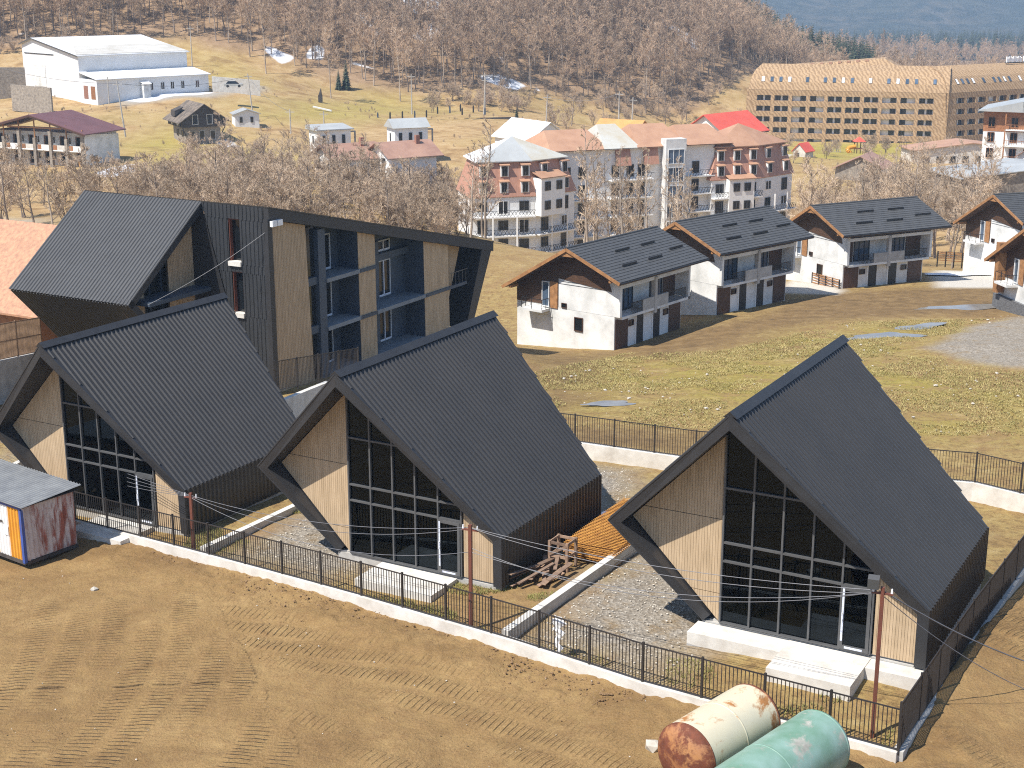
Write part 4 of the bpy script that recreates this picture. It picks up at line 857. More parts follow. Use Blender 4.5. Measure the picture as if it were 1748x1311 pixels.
def scatter(name, n, gen, mt, label, cat, zlift=.0):
    V, F = [], []; c = 0; pts = gen(n)
    hs = height(pts[:,0], pts[:,1])
    for (x, y, s), h in zip(pts, hs):
        rv, rf = ROCKS[random.randrange(8)]; a = random.uniform(0,6.28); ca, sa = math.cos(a), math.sin(a)
        q = rv*s; q = np.stack([q[:,0]*ca-q[:,1]*sa+x, q[:,0]*sa+q[:,1]*ca+y, q[:,2]*random.uniform(.6,1)+h+s*.2+zlift], 1)
        V.append(q); F += [tuple(i+c for i in f) for f in rf]; c += len(q)
    me = bpy.data.meshes.new(name); me.from_pydata(np.concatenate(V).tolist(), [], F); me.materials.append(mt)
    o = link(name, me); tag(o, label, cat, None, 'stuff'); return o
FL = [(p.x,p.y) for p in FENCE]
def gen_clods(n):
    out = []
    while len(out) < n:
        t = random.random()
        i = random.randrange(len(FENCE)-1); p = FENCE[i].lerp(FENCE[i+1], random.random())
        nrm = Vector((-(FENCE[i+1]-FENCE[i]).y, (FENCE[i+1]-FENCE[i]).x, 0)).normalized()
        if nrm.y > 0: nrm = -nrm
        d = .25+abs(random.gauss(0,1.1)) if t < .6 else random.uniform(.3,20)
        q = p+nrm*d; out.append((q.x, q.y, random.choice((.015,.02,.025,.03,.05))*(1.2 if d < 2 else .7)))
    return np.array(out)
M['clod'] = mat('clod', (.27,.168,.08), (.17,.10,.048), .95, 3, bmp=.4, tone=.1)
scatter('earth_clods', 2600, gen_clods, M['clod'], 'loose clods of brown earth thrown up along the fence', 'earth', .0)
def gen_field(n):
    A = [(p.x,p.y) for p in (G(905,640), G(1230,600), G(1450,556), G(1748,540), G(1800,745), G(1500,745), G(1180,730), G(960,730))]
    out = []
    while len(out) < n:
        x, y = random.uniform(0,62), random.uniform(66,130)
        if inside(np.array([x]), np.array([y]), A)[0]: out.append((x, y, random.choice((.02,.03,.03,.04,.04,.05,.06,.08,.13))*random.uniform(.7,1.2)))
    return np.array(out)
scatter('field_stones', 400, gen_field, M['stone_white'], 'pale stones strewn over the rough grass field', 'stones', .05)
def gen_plot(n):
    out = []; A = [(.6,46.3),(5.0,54.8),(7.5,61),(14,64),(19,58),(14,50),(7,45.6),(4.6,42.4)]; B = [(-11.2,55.4),(-8.6,60.6),(-3,71.5),(6,68.4),(4.5,56),(-2,54.6),(-7.4,52.6)]
    while len(out) < n:
        x, y = random.uniform(-12,20), random.uniform(41,72)
        if inside(np.array([x]), np.array([y]), A)[0] or inside(np.array([x]), np.array([y]), B)[0]: out.append((x, y, random.choice((.015,.02,.025,.03,.045))))
    return np.array(out)
scatter('gravel_stones', 6500, gen_plot, M['stone_white'], 'coarse pale gravel spread between the black houses', 'gravel', .03)
for k, (px, py, s, nm) in enumerate(((1118,1272,.30,'beside the cream tank'),(1290,1160,.0,''),(160,996,.16,'on the bare earth below the container'),(985,1076,.0,''))):
    if s:
        p = onz(px, py, -.8 if k == 0 else -1.75); bm = rock(s, 90+k, .7); me = bpy.data.meshes.new('boulder'); bm.to_mesh(me); bm.free(); me.materials.append(M['stone_white'])
        p.z = H1(p.x, p.y)+s*.35; tag(link('boulder', me, None, p), 'white lump of stone '+nm, 'stone')
m = MB(); rr = random.Random(5)   # torn white plastic caught on the fence
prev = None
for k in range(13):
    z = 1.35-k*.11; w_ = .17*(.5+rr.random())*(1.3 if 1 < k < 6 else .8); x0 = .05*math.sin(k*1.3)
    row = [(x0-w_, -.05-.05*rr.random(), z), (x0, -.10-.05*rr.random(), z), (x0+w_, -.05-.05*rr.random(), z)]
    if prev: m.poly([prev[0],prev[1],row[1],row[0]]); m.poly([prev[1],prev[2],row[2],row[1]])
    prev = row
q = onz(955,1123,-.9); o = m.build('plastic_sheet', M['lamp_white'], None, loc=Vector((q.x, q.y+.1, -.75))); o.rotation_euler = (0,0,RAD(-39)); tag(o, 'torn white plastic sheet caught on the long fence', 'plastic sheet')
# tufts of grass inside the plots
def tufts():
    V, F = [], []; c = 0
    areas = [((-.5,46.2),(10.8,38.2),(12.6,41.5),(5,44.2)), ((-5.6,51),(-.4,46.8),(3.2,53.2),(-1.5,53),(-4.5,52)), ((-17,59.3),(-11.6,55.4),(-8.8,61),(-12,61),(-16,60.6)), ((13,42),(15,45.5),(13.5,44))]
    n = 0
    while n < 5200:
        A = random.choice(areas); x = random.uniform(min(p[0] for p in A), max(p[0] for p in A)); y = random.uniform(min(p[1] for p in A), max(p[1] for p in A))
        if not inside(np.array([x]), np.array([y]), A)[0] or vnoise([x*.7], [y*.7], 3)[0] < .45: continue
        n += 1; z = H1(x, y)-.02
        for b in range(3):
            a = random.uniform(0,6.28); h = random.uniform(.05,.16); w_ = .012; dx, dy = math.cos(a), math.sin(a)
            V += [(x-dy*w_, y+dx*w_, z), (x+dy*w_, y-dx*w_, z), (x+dx*h*.7, y+dy*h*.7, z+h)]; F.append((c, c+1, c+2)); c += 3
    me = bpy.data.meshes.new('grass'); me.from_pydata(V, [], F); me.materials.append(M['grass'])
    tag(link('grass', me), 'thin spring grass inside the fenced plots', 'grass', None, 'stuff')
M['grass'] = mat('grass', (.30,.27,.075), (.17,.16,.045), .8, .8, bmp=0)
tufts()

def field_tufts():
    A = [(p.x,p.y) for p in (G(905,640), G(1060,604), G(1230,600), G(1450,552), G(1748,545), G(1820,745), G(1500,745), G(1180,735), G(960,730))]
    x = rng.uniform(0, 64, 150000); y = rng.uniform(68, 128, 150000)
    k = inside(x, y, A) & (fbm(x, y, 5, 4, 3) > -.12); x, y = x[k][:42000], y[k][:42000]; z = height(x, y)+.02; n = len(x); V = []
    for b in range(3):
        a = rng.uniform(0, 6.28, n); h = rng.uniform(.03, .13, n); w_ = .022; dx, dy = np.cos(a), np.sin(a)
        V.append(np.stack([np.stack([x-dy*w_, y+dx*w_, z], 1), np.stack([x+dy*w_, y-dx*w_, z], 1), np.stack([x+dx*h*.9, y+dy*h*.9, z+h], 1)], 1))
    V = np.concatenate(V).reshape(-1, 3); F = np.arange(len(V)).reshape(-1, 3)
    me = bpy.data.meshes.new('field_grass'); me.from_pydata(V.tolist(), [], F.tolist()); me.materials.append(M['grass_mix'])
    tag(link('field_grass', me), 'tufts of yellow and green grass on the rough field', 'grass', None, 'stuff')
M['grass_mix'] = mat('grass_mix', (.37,.30,.12), (.22,.19,.06), .85, .9, bmp=0, lo=.42, hi=.58)
field_tufts()

def gen_litter(n):
    out = []
    while len(out) < n:
        x, y = random.uniform(-26,12), random.uniform(36,58)
        i = min(range(len(FENCE)-1), key=lambda k: abs((FENCE[k].x+FENCE[k+1].x)/2-x)); a, b = FENCE[i], FENCE[i+1]
        if y < a.y+(b.y-a.y)*(x-a.x)/(b.x-a.x)-.5: out.append((x, y, random.choice((.012,.015,.02,.025,.035))))
    return np.array(out)
scatter('earth_litter', 170, gen_litter, M['stone_white'], 'pale stones and scraps scattered over the bare earth', 'litter', .02)
# ---------------------------------------------------------------- windows shared by all the farther buildings
_wc = {}
def window(parent, loc, rz, w, h, frame='mullion', pane='dark_glass', bars=1, name='window', dep=.08):
    """A framed window: local x along the wall, y into the wall, z up from the sill."""
    key = (round(w,2), round(h,2), frame, bars, dep)
    if key not in _wc:
        f = MB(); t = min(.07, w*.08)
        f.box(0,-dep,0,t,.02,h); f.box(w-t,-dep,0,w,.02,h); f.box(t,-dep,0,w-t,.02,t); f.box(t,-dep,h-t,w-t,.02,h)
        for k in range(1, bars+1): x = w*k/(bars+1); f.box(x-t/2,-dep*.9,t,x+t/2,.02,h-t)
        _wc[key] = f.mesh(name, M[frame]); _wc[key, 'p'] = {}
    o = link(name, _wc[key], parent, loc, (0,0,rz))
    d = _wc[key, 'p']
    if pane not in d: d[pane] = MB().poly([(0,-.012,0),(w,-.012,0),(w,-.012,h),(0,-.012,h)]).mesh('pane', M[pane])
    link('pane', d[pane], o); return o
def courses(mb, T0, T1, B0, B1, n, step=.4, th=.035):
    """Roof covered in overlapping rows from eave to ridge."""
    T0, T1, B0, B1, n = map(Vector, (T0,T1,B0,B1,n)); n = n.normalized(); L = (B0-T0).length; k = max(3, round(L/step))
    for i in range(k):
        a, b = i/k, (i+1)/k
        p, q, r, s = T0.lerp(B0,a), T1.lerp(B1,a), T1.lerp(B1,b), T0.lerp(B0,b)
        mb.poly([p+n*.002, s+n*th, r+n*th, q+n*.002]); mb.poly([s+n*th, s, r, r+n*th])
# ---------------------------------------------------------------- grey duplexes with dark tiled roofs
def duplex(loc, yaw, label):
    T = thing('duplex_house', label, 'house', loc, yaw, 'unfinished grey duplex houses')
    W, Lg, UO = 9.8, 10.0, .5
    m = MB(); m.box(-W,0,-3.5,-.02,Lg,2.45); m.build('ground_floor_wall', M['plaster'], T)
    roofz = lambda u: 7.72-(u+4.0)*(2.17/5.2) if u > -4.0 else 7.72-(-4.0-u)*(3.82/6.5)
    m = MB(); m.prism([(-W,.003,2.47),(-.9,.003,2.47),(-.9,.003,roofz(-.9)-.2),(-4.0,.003,7.5),(-W,.003,roofz(-W)-.2)], (0,Lg-.01,0)); m.build('upper_floor_wall', M['plaster'], T)
    m = MB(); m.prism([(-.9,.0,2.47),(UO,.0,2.47),(UO,.0,roofz(UO)-.2),(-.9,.0,roofz(-.9)-.2)], (0,.28,0)); m.build('side_frame', M['plaster'], T)
    m = MB(); m.prism([(-.9,Lg+.3,2.47),(UO,Lg+.3,2.47),(UO,Lg+.3,roofz(UO)-.2),(-.9,Lg+.3,roofz(-.9)-.2)], (0,.28,0)); m.build('side_frame', M['plaster'], T)
    m = MB(); m.box(-.9,.28,2.25,UO+.02,Lg+.3,2.46); m.build('balcony_slab', M['plaster'], T)
    m = MB(); m.box(-.9,.28,4.75,UO-.02,Lg+.3,5.05); m.build('eave_beam', M['plaster'], T)
    m = MB(); m.box(.2,5.0,2.0,UO+.08,5.35,5.0); m.build('column', M['concrete'], T)
    for a, b in ((3.3,5.0),(5.35,7.1)): m = MB(); m.box(UO-.12,a,2.47,UO+.04,b,3.4); m.build('parapet', M['concrete'], T)
    for a, b in ((1.6,3.25),(7.15,9.9)):
        m = MB()
        for y in np.arange(a, b, .16): m.box(UO-.03,y,2.47,UO-.0,y+.025,3.35)
        m.box(UO-.04,a,3.35,UO+.01,b,3.4); m.build('railing', M['dark_trim'], T)
    for a, b in ((.3,1.75),(8.4,10.25)):
        m = MB()
        for z in np.arange(2.48, 4.7, .185): m.box(-.86,a,z,-.80,b,z+.17)
        m.build('board_cladding', M['brown_board'], T, kind='stuff')
    for a, w_ in ((1.9,1.9),(6.4,1.8)): window(T, (-.88,a,2.5), RAD(90), w_, 2.15, 'dark_trim', 'blue_glass', 2)
    for a in (.12,8.1):
        m = MB(); m.box(-.02,a,-.3,.05,a+1.75,2.2); m.build('door_panel', M['brown_door'], T)
    for a in (3.1,5.6):
        m = MB(); m.box(-.02,a,-.3,.03,a+1.05,2.1); d = m.build('door', M['dark_trim'], T)
        m = MB(); m.box(-.02,a-.12,-.3,.06,a-.005,2.2); m.build('door_jamb', M['white_paint'], T)
    for a in (2.0,7.2): window(T, (.0,a,1.35), RAD(90), .7, .5, 'brown_door', 'dark_glass', 0)
    # gable: boarding above, balcony door, small windows
    pg = [(-W,2.6),(-5.55,2.6),(-5.55,4.95),(-.3,4.45),(-.9,roofz(-.9)-.25),(-4.0,7.45),(-W,roofz(-W)-.25)]
    m = MB(); z = 2.4
    while z < 7.5:
        for piece in (clip(pg, 1, 0, -5.55), clip(pg, -1, 0, 5.55)):
            c = clip(clip(piece, 0,-1,-z), 0,1,z+.2)
            if len(c) >= 3 and area(c) > .02: m.prism([(p[0],-.045,p[1]) for p in c], (0,.04,0))
        z += .215
    m.build('board_cladding', M['brown_board'], T, kind='stuff')
    window(T, (-7.15,-.05,2.45), 0, .75, 2.1, 'white_paint', 'blue_glass', 0, dep=.1)
    m = MB(); m.box(-6.35,-.08,2.4,-5.6,-.047,4.6); m.build('shutter', M['rafter'], T)
    m = MB(); m.box(-8.6,-1.1,2.12,-6.4,-.01,2.32); b = m.build('balcony', M['plaster'], T)
    m = MB()
    for x, y in ((-8.55,-1.05),(-7.5,-1.05),(-6.45,-1.05),(-8.55,-.5),(-6.45,-.5)): m.box(x-.02,y-.02,2.32,x+.02,y+.02,3.2)
    m.box(-8.57,-1.07,3.16,-6.43,-1.03,3.2); m.box(-8.57,-1.07,3.16,-8.53,-.05,3.2); m.box(-6.47,-1.07,3.16,-6.43,-.05,3.2); m.build('railing', M['dark_trim'], b)
    window(T, (-3.9,-.01,.8), 0, .85, 1.15, 'brown_door', 'dark_glass', 0)
    window(T, (-5.2,-.01,2.55), 0, .5, .4, 'brown_door', 'dark_glass', 0)
    # roof
    y0, y1 = -1.15, 12.3
    A0, A1, R0, R1, L0, L1 = (-4.0,y0,7.72),(-4.0,y1,7.72),(1.2,y0,5.55),(1.2,y1,5.55),(-10.5,y0,3.9),(-10.5,y1,3.9)
    m = MB(); courses(m, A0, A1, R0, R1, (2.17,0,5.2), .36); m.build('roof_slope', M['tile_roof'], T)
    m = MB(); courses(m, A0, A1, L0, L1, (-3.82,0,6.5), .36); m.build('roof_slope', M['tile_roof'], T)
    for a, b in ((A0,R0),(A0,L0)):
        m = MB(); d = Vector((0,0,-.1)); m.hexa([Vector(a)+d*2.2, Vector(b)+d*2.2, Vector(b)+d*2.2+Vector((0,y1-y0,0)), Vector(a)+d*2.2+Vector((0,y1-y0,0)), Vector(a)+d*.1, Vector(b)+d*.1, Vector(b)+d*.1+Vector((0,y1-y0,0)), Vector(a)+d*.1+Vector((0,y1-y0,0))]); m.build('roof_deck', M['brown_board'], T)
        m = MB(); m.bar(Vector(a)+Vector((0,-.03,-.12)), Vector(b)+Vector((0,-.03,-.12)), .06, .26); m.build('barge_board', M['rafter'], T)
    m = MB(); m.prism([(-5.2,y0+.05,7.0),(-2.9,y0+.05,7.05),(-4.0,y0+.05,7.5)], (0,.08,0)); m.build('gable_tie', M['rafter'], T)
    for x in (-9.75,-4.1,.2):
        z = roofz(x)-.42; m = MB(); m.box(x-.1,y0+.06,z-.14,x+.1,y0+1.1,z+.1); m.build('purlin', M['rafter'], T)
    m = MB(); m.tube((-4.0,y0,7.74),(-4.0,y1,7.74),.09,n=8); m.build('ridge_cap', M['tile_roof'], T)
    for x, ya in ((-2.2,3.2),(-2.2,7.0),(-.4,1.6),(-.4,5.4),(-.9,9.4)):
        z = 7.72-(x+4)*(2.17/5.2)+.09; m = MB(); m.box(x-.05,ya,z-.05,x+.05,ya+2.0,z+.12); m.build('snow_guard', M['dark_trim'], T)
    m = MB(); m.tube((1.24,y0,5.47),(1.24,y1,5.47),.07,n=6); m.build('gutter', M['dark_trim'], T)
    return T
duplex(at(1048.3,592.8,118), RAD(-38), 'grey duplex with white gable balcony, lowest of the dark roofed row')
duplex(at(1222,534,130), RAD(-47), 'grey duplex in the middle of the dark roofed row')
duplex(at(1437,495,143), RAD(-63), 'grey duplex beside the pale drive and slatted railing, last of the row')
duplex(at(1742,470,150), RAD(-72), 'grey duplex half hidden behind the stone footed one')
d5 = duplex(at(1800,560,122), RAD(-80), 'grey duplex with orange timber fins and a stone footing')
m = MB(); m.box(-10.1,-.3,-1.2,.2,-.02,.9); m.build('stone_footing', M['slate_stone'], d5)
m = MB(); m.box(-9.4,-.75,1.2,-8.7,-.05,5.6); m.build('timber_fin', M['rafter'], d5)
# low slatted railings by the drives
for k, (a, b, lb) in enumerate((((1386,484,147),(1432,497,143),'low timber railing by the last grey duplex'), ((1600,446,165),(1656,450,165),'dark post and rail fence across the pale drive'))):
    p, q = at(*a), at(*b); T = thing('slat_railing', lb, 'fence', p)
    d = q-p; n = 4
    for i in range(n+1): m = MB(); c = d*(i/n); m.box(c.x-.06,c.y-.06,c.z-.6,c.x+.06,c.y+.06,c.z+1.15); m.build('post', M['dark_trim'], T)
    for z in (.15,.4,.65,.9,1.08): m = MB(); m.bar(Vector((0,0,z)), d+Vector((0,0,z)), .04, .1); m.build('slat', M['rafter'], T)
# ---------------------------------------------------------------- apartment block with mansard roofs
def fac(p, q):                       # wall frame from two plan points
    d = Vector((q[0]-p[0], q[1]-p[1], 0)); return d.normalized(), math.atan2(d.y, d.x), d.length
def apartment():
    o = at(806,476,221); zb = o.z
    T = thing('apartment_block', 'long white apartment block with red mansard roofs and many balconies', 'apartment block', o, 0)
    def mod(p0, y1, w1, y2, w2, floors, depth, roofm, nm):
        e1 = Vector((math.cos(y1), math.sin(y1), 0)); e2 = Vector((math.cos(y2), math.sin(y2), 0)); nb = Vector((-math.sin(y2), math.cos(y2), 0))
        P0 = Vector(p0); P1 = P0+e1*w1; P2 = P1+e2*w2; P3 = P2+nb*depth; P4 = P0+Vector((-math.sin(y1), math.cos(y1), 0))*depth*.8
        pl = [P0,P1,P2,P3,P4]; zw = 3.6+2.85*floors
        m = MB(); m.prism(pl, (0,0,zw-.02)); m.build('wall', M['white_paint'], T)
        m = MB(); q = [P0-e1*.15, P1, P2+e2*.15, P3, P4]; c = sum((Vector(p) for p in pl), Vector())/5
        m.prism([c+(Vector(p)-c)*1.012 for p in pl], (0,0,2.4)); m.build('stone_base', M['stone'], T)
        ins = [c+(Vector(p)-c)*.80 for p in pl]; out = [c+(Vector(p)-c)*1.04 for p in pl]; zm = zw+5.3
        for i in range(5):
            a, b = out[i], out[(i+1)%5]; a2, b2 = ins[i], ins[(i+1)%5]
            m = MB(); Z = lambda p, z: Vector((p.x, p.y, z))
            m.poly([Z(a,zw), Z(b,zw), Z(b2,zm), Z(a2,zm)]); m.poly([Z(a,zw), Z(b,zw), Z(b*.98+c*.02,zw-.12), Z(a*.98+c*.02,zw-.12)]); m.build('mansard_slope', M['red_mansard'], T)
        top = [c+(Vector(p)-c)*.9 for p in pl]; ap = c+Vector((0,0,zm+3.0))
        for i in range(5):
            m = MB(); m.poly([Z(top[i],zm-.15), Z(top[(i+1)%5],zm-.15), ap]); m.poly([Z(top[i],zm-.15), Z(top[(i+1)%5],zm-.15), Z(top[(i+1)%5],zm-.3), Z(top[i],zm-.3)]); m.build('roof_slope', M[roofm[i % len(roofm)]], T)
        m = MB(); m.poly([Z(t,zm-.3) for t in top]); m.build('soffit', M['white_paint'], T)
        # floors: slabs, railings, windows
        for (A, B, ee, ang, nw, side) in ((P0,P1,e1,y1,3,0),(P1,P2,e2,y2,2,1)):
            n_out = Vector((math.sin(ang), -math.cos(ang), 0)); L_ = (B-A).length
            for f in range(floors):
                z = 3.6+2.85*f
                if not (side == 1 and f == floors-1):
                    m = MB(); a = A+n_out*.02; b = B-ee*.1+n_out*.02; a2, b2 = A+n_out*1.2, B-ee*.1+n_out*1.2
                    m.hexa([Z(a,z-.18),Z(b,z-.18),Z(b2,z-.18),Z(a2,z-.18),Z(a,z),Z(b,z),Z(b2,z),Z(a2,z)]); m.build('balcony_slab', M['white_paint'], T)
                    m = MB(); k = 0
                    for s in np.arange(.2, L_-.3, .55):
                        pA, pB = A+ee*s+n_out*1.15, A+ee*(s+.5)+n_out*1.15
                        m.bar(Z(pA,z+.05), Z(pB,z+.85), .05); m.bar(Z(pA,z+.85), Z(pB,z+.05), .05)
                    m.bar(Z(a2-n_out*.05,z+.92), Z(b2-n_out*.05,z+.92), .06); m.build('railing', M['dark_trim'] if (f+side) % 3 else M['brown_door'], T)
                for k in range(nw):
                    s = L_*(k+.5)/nw-.75; p = A+ee*s+n_out*.03
                    window(T, Z(p,z+.25 if (k+f) % 2 else z+.7), ang, 1.5, 2.0 if (k+f) % 2 else 1.45, 'mullion' if (k+f+side) % 3 else 'white_paint', 'dark_glass', 1)
            for k in range(int(L_/4)):
                s = L_*(k+.8)/(int(L_/4)+.6); m = MB(); p = A+ee*s+n_out*1.12; m.bar(Z(p,0), Z(p,3.6+2.85*(floors-1)), .22); m.build('pier', M['white_paint'], T)
            # two rows of dormers
            for row, (zz, inset) in enumerate(((zw+.55,.0),(zw+2.9,.55))):
                nd = 3 if side == 0 else 2
                for k in range(nd):
                    s = L_*(k+.55)/nd-.65+(0 if row == 0 else .2); wd, hh, dp = 1.25, 1.7, 2.2
                    p = A+ee*s+n_out*(.15-inset); ang2 = ang
                    m = MB(); ux, vy = ee, -n_out
                    q = lambda x, y, z_: Z(p+ux*x+vy*y, z_)
                    m.hexa([q(0,0,zz),q(wd,0,zz),q(wd,dp,zz),q(0,dp,zz),q(0,0,zz+hh),q(wd,0,zz+hh),q(wd,dp,zz+hh),q(0,dp,zz+hh)]); dm = m.build('dormer', M['white_paint'], T)
                    m = MB(); m.hexa([q(-.15,-.35,zz+hh-.05),q(wd+.15,-.35,zz+hh-.05),q(wd+.15,dp,zz+hh+.45),q(-.15,dp,zz+hh+.45),q(-.15,-.35,zz+hh+.05),q(wd+.15,-.35,zz+hh+.05),q(wd+.15,dp,zz+hh+.55),q(-.15,dp,zz+hh+.55)]); m.build('dormer_roof', M['tan_roof'], dm)
                    window(dm, Z(p+ux*.2+n_out*.03, zz+.08), ang, wd-.4, hh-.25, 'mullion', 'dark_glass', 1)
        # white bay standing proud of the wall, with four windows
        A, ee, ang, s0, s1, za, zc = (P1, e2, y2, .15, 5.2, zw-3.0, zw+2.6) if nm == 'a' else (P0, e1, y1, 2.6, 7.2, 3.7, zw+.1)
        n_out = Vector((math.sin(ang), -math.cos(ang), 0)); a = A+ee*s0+n_out*1.32; b = A+ee*s1+n_out*1.32; a2, b2 = A+ee*s0-n_out*1.2, A+ee*s1-n_out*1.2
        m = MB(); m.hexa([Z(a,za),Z(b,za),Z(b2,za),Z(a2,za),Z(a,zc),Z(b,zc),Z(b2,zc),Z(a2,zc)]); bay = m.build('bay', M['white_paint'], T)
        m = MB(); a, b, a2, b2 = a-ee*.2+n_out*.3, b+ee*.2+n_out*.3, a2-ee*.2, b2+ee*.2; m.hexa([Z(a,zc+.02),Z(b,zc+.02),Z(b2,zc+1.0),Z(a2,zc+1.0),Z(a,zc+.14),Z(b,zc+.14),Z(b2,zc+1.14),Z(a2,zc+1.14)]); m.build('bay_roof', M['tan_roof'], bay)
        k = 0
        while za+.9+2.85*k < zc-1.4:
            for s in (s0+.7, s1-1.9): window(bay, Z(A+ee*s+n_out*1.35, za+.9+2.85*k), ang, 1.2, 1.35, 'mullion', 'dark_glass', 1)
            k += 1
        return P2, P3, zm
    p2, p3, zm = mod((0,0,0), RAD(14), 9.6, RAD(44), 8.6, 3, 12, ['grey_roof','stained_roof','grey_roof','white_metal','white_metal'], 'a')
    R0 = at(1210,440,240); r0 = Vector((R0.x-o.x, R0.y-o.y, 0))
    q2, q3, zm2 = mod(tuple(r0), RAD(22), 9.0, RAD(45), 9.0, 3, 12, ['tan_roof'], 'b')
    # the link between the two heads, with its stair tower
    a = Vector((p2.x, p2.y, 0))+Vector((-3.5,2.0,0)); b = r0+Vector((.5,1.5,0)); ee, ang, L_ = fac(a, b); n_out = Vector((math.sin(ang), -math.cos(ang), 0)); Z = lambda p, z: Vector((p.x, p.y, z))
    zt = 3.6+2.85*5
    m = MB(); m.prism([a, b, b-n_out*11, a-n_out*11], (0,0,zt)); m.build('wall', M['white_paint'], T)
    for f in range(5):
        z = 3.6+2.85*f-2.0
        for (s0, s1) in ((1.0,L_*.30),(L_*.34,L_*.6),(L_*.82,L_-.5)):
            if f > 3 and s0 < 2: continue
            m = MB(); p, q = a+ee*s0, a+ee*s1; m.hexa([Z(p,z-.18),Z(q,z-.18),Z(q+n_out*1.3,z-.18),Z(p+n_out*1.3,z-.18),Z(p,z),Z(q,z),Z(q+n_out*1.3,z),Z(p+n_out*1.3,z)]); m.build('balcony_slab', M['white_paint'], T)
            m = MB()
            for s in np.arange(s0+.1, s1-.4, .5): m.bar(Z(a+ee*s+n_out*1.25,z), Z(a+ee*(s+.4)+n_out*1.25,z+.85), .05)
            m.bar(Z(p+n_out*1.25,z+.9), Z(q+n_out*1.25,z+.9), .06); m.build('railing', M['dark_trim'], T)
        for s in (2.0,4.6,L_*.36,L_*.36+2.6,L_*.52,L_*.86): window(T, Z(a+ee*s+n_out*.03, z+.3), ang, 1.25, 1.9, 'mullion', 'dark_glass', 1)
    s0 = L_*.66; p = a+ee*s0
    m = MB(); m.prism([p, p+ee*3.6, p+ee*3.6+n_out*1.8, p+n_out*1.8], (0,0,zt+1.2)); m.build('stair_tower', M['plaster'], T)
    for f in range(6): window(T, Z(p+ee*.35+n_out*1.84, .9+2.85*f), ang, 2.9, 2.3, 'white_paint', 'blue_glass', 2)
    zr = zt
    for (s0, s1, h_, mt) in ((-.5,L_*.34,2.6,'tan_roof'),(L_*.30,L_*.52,3.2,'stained_roof'),(L_*.5,L_*.82,3.0,'tan_roof'),(L_*.78,L_+3,2.6,'tan_roof')):
        p, q = a+ee*s0+n_out*.9, a+ee*s1+n_out*.9; pb, qb = p-n_out*12.5, q-n_out*12.5; md, me_ = p.lerp(pb,.5)+ee*1.5, q.lerp(qb,.5)-ee*1.5
        for pts in ((Z(p,zr),Z(q,zr),Z(me_,zr+h_),Z(md,zr+h_)), (Z(pb,zr),Z(md,zr+h_),Z(me_,zr+h_),Z(qb,zr)), (Z(p,zr),Z(md,zr+h_),Z(pb,zr)), (Z(q,zr),Z(qb,zr),Z(me_,zr+h_))):
            m = MB(); m.poly(pts); m.poly([v+Vector((0,0,-.12)) for v in pts]); m.build('roof_slope', M[mt], T)
        zr += .02
    for s in (L_*.38,L_*.55):
        m = MB(); p = a+ee*s+n_out*.35; m.hexa([Z(p+n_out*.7,zt-2.7),Z(p+ee*2.4+n_out*.7,zt-2.7),Z(p+ee*2.4,zt-2.7),Z(p,zt-2.7),Z(p,zt-.1),Z(p+ee*2.4,zt-.1),Z(p+ee*2.4-n_out*.4,zt-.1),Z(p-n_out*.4,zt-.1)]); m.build('mansard_slope', M['red_mansard'], T)
apartment()
# ---------------------------------------------------------------- large shingled hotel
def shingle_mat():
    m, nt, bs = newmat('shingle'); v, r = objvec(nt)
    wv = nt.nodes.new('ShaderNodeTexWave'); wv.inputs['Scale'].default_value = .35; wv.inputs['Distortion'].default_value = 6; wv.inputs['Detail'].default_value = 3; wv.inputs['Detail Scale'].default_value = 2
    mp = nt.nodes.new('ShaderNodeMapping'); mp.inputs['Rotation'].default_value = (0, RAD(38), 0); nt.links.new(v, mp.inputs[0]); nt.links.new(mp.outputs[0], wv.inputs[0])
    n = noise(nt, v, 1.4, 6, .7)
    f = math_n(nt, 'ADD', math_n(nt, 'MULTIPLY', wv.outputs[1], .55), math_n(nt, 'MULTIPLY', n, .5))
    nt.links.new(ramp(nt, f, [(.25,(.265,.165,.082)),(.5,(.36,.23,.118)),(.8,(.44,.295,.16))]), bs.inputs['Base Color']); bs.inputs['Roughness'].default_value = .8
    bump(nt, bs, f, .5, .1); return m
M['shingle'] = shingle_mat()
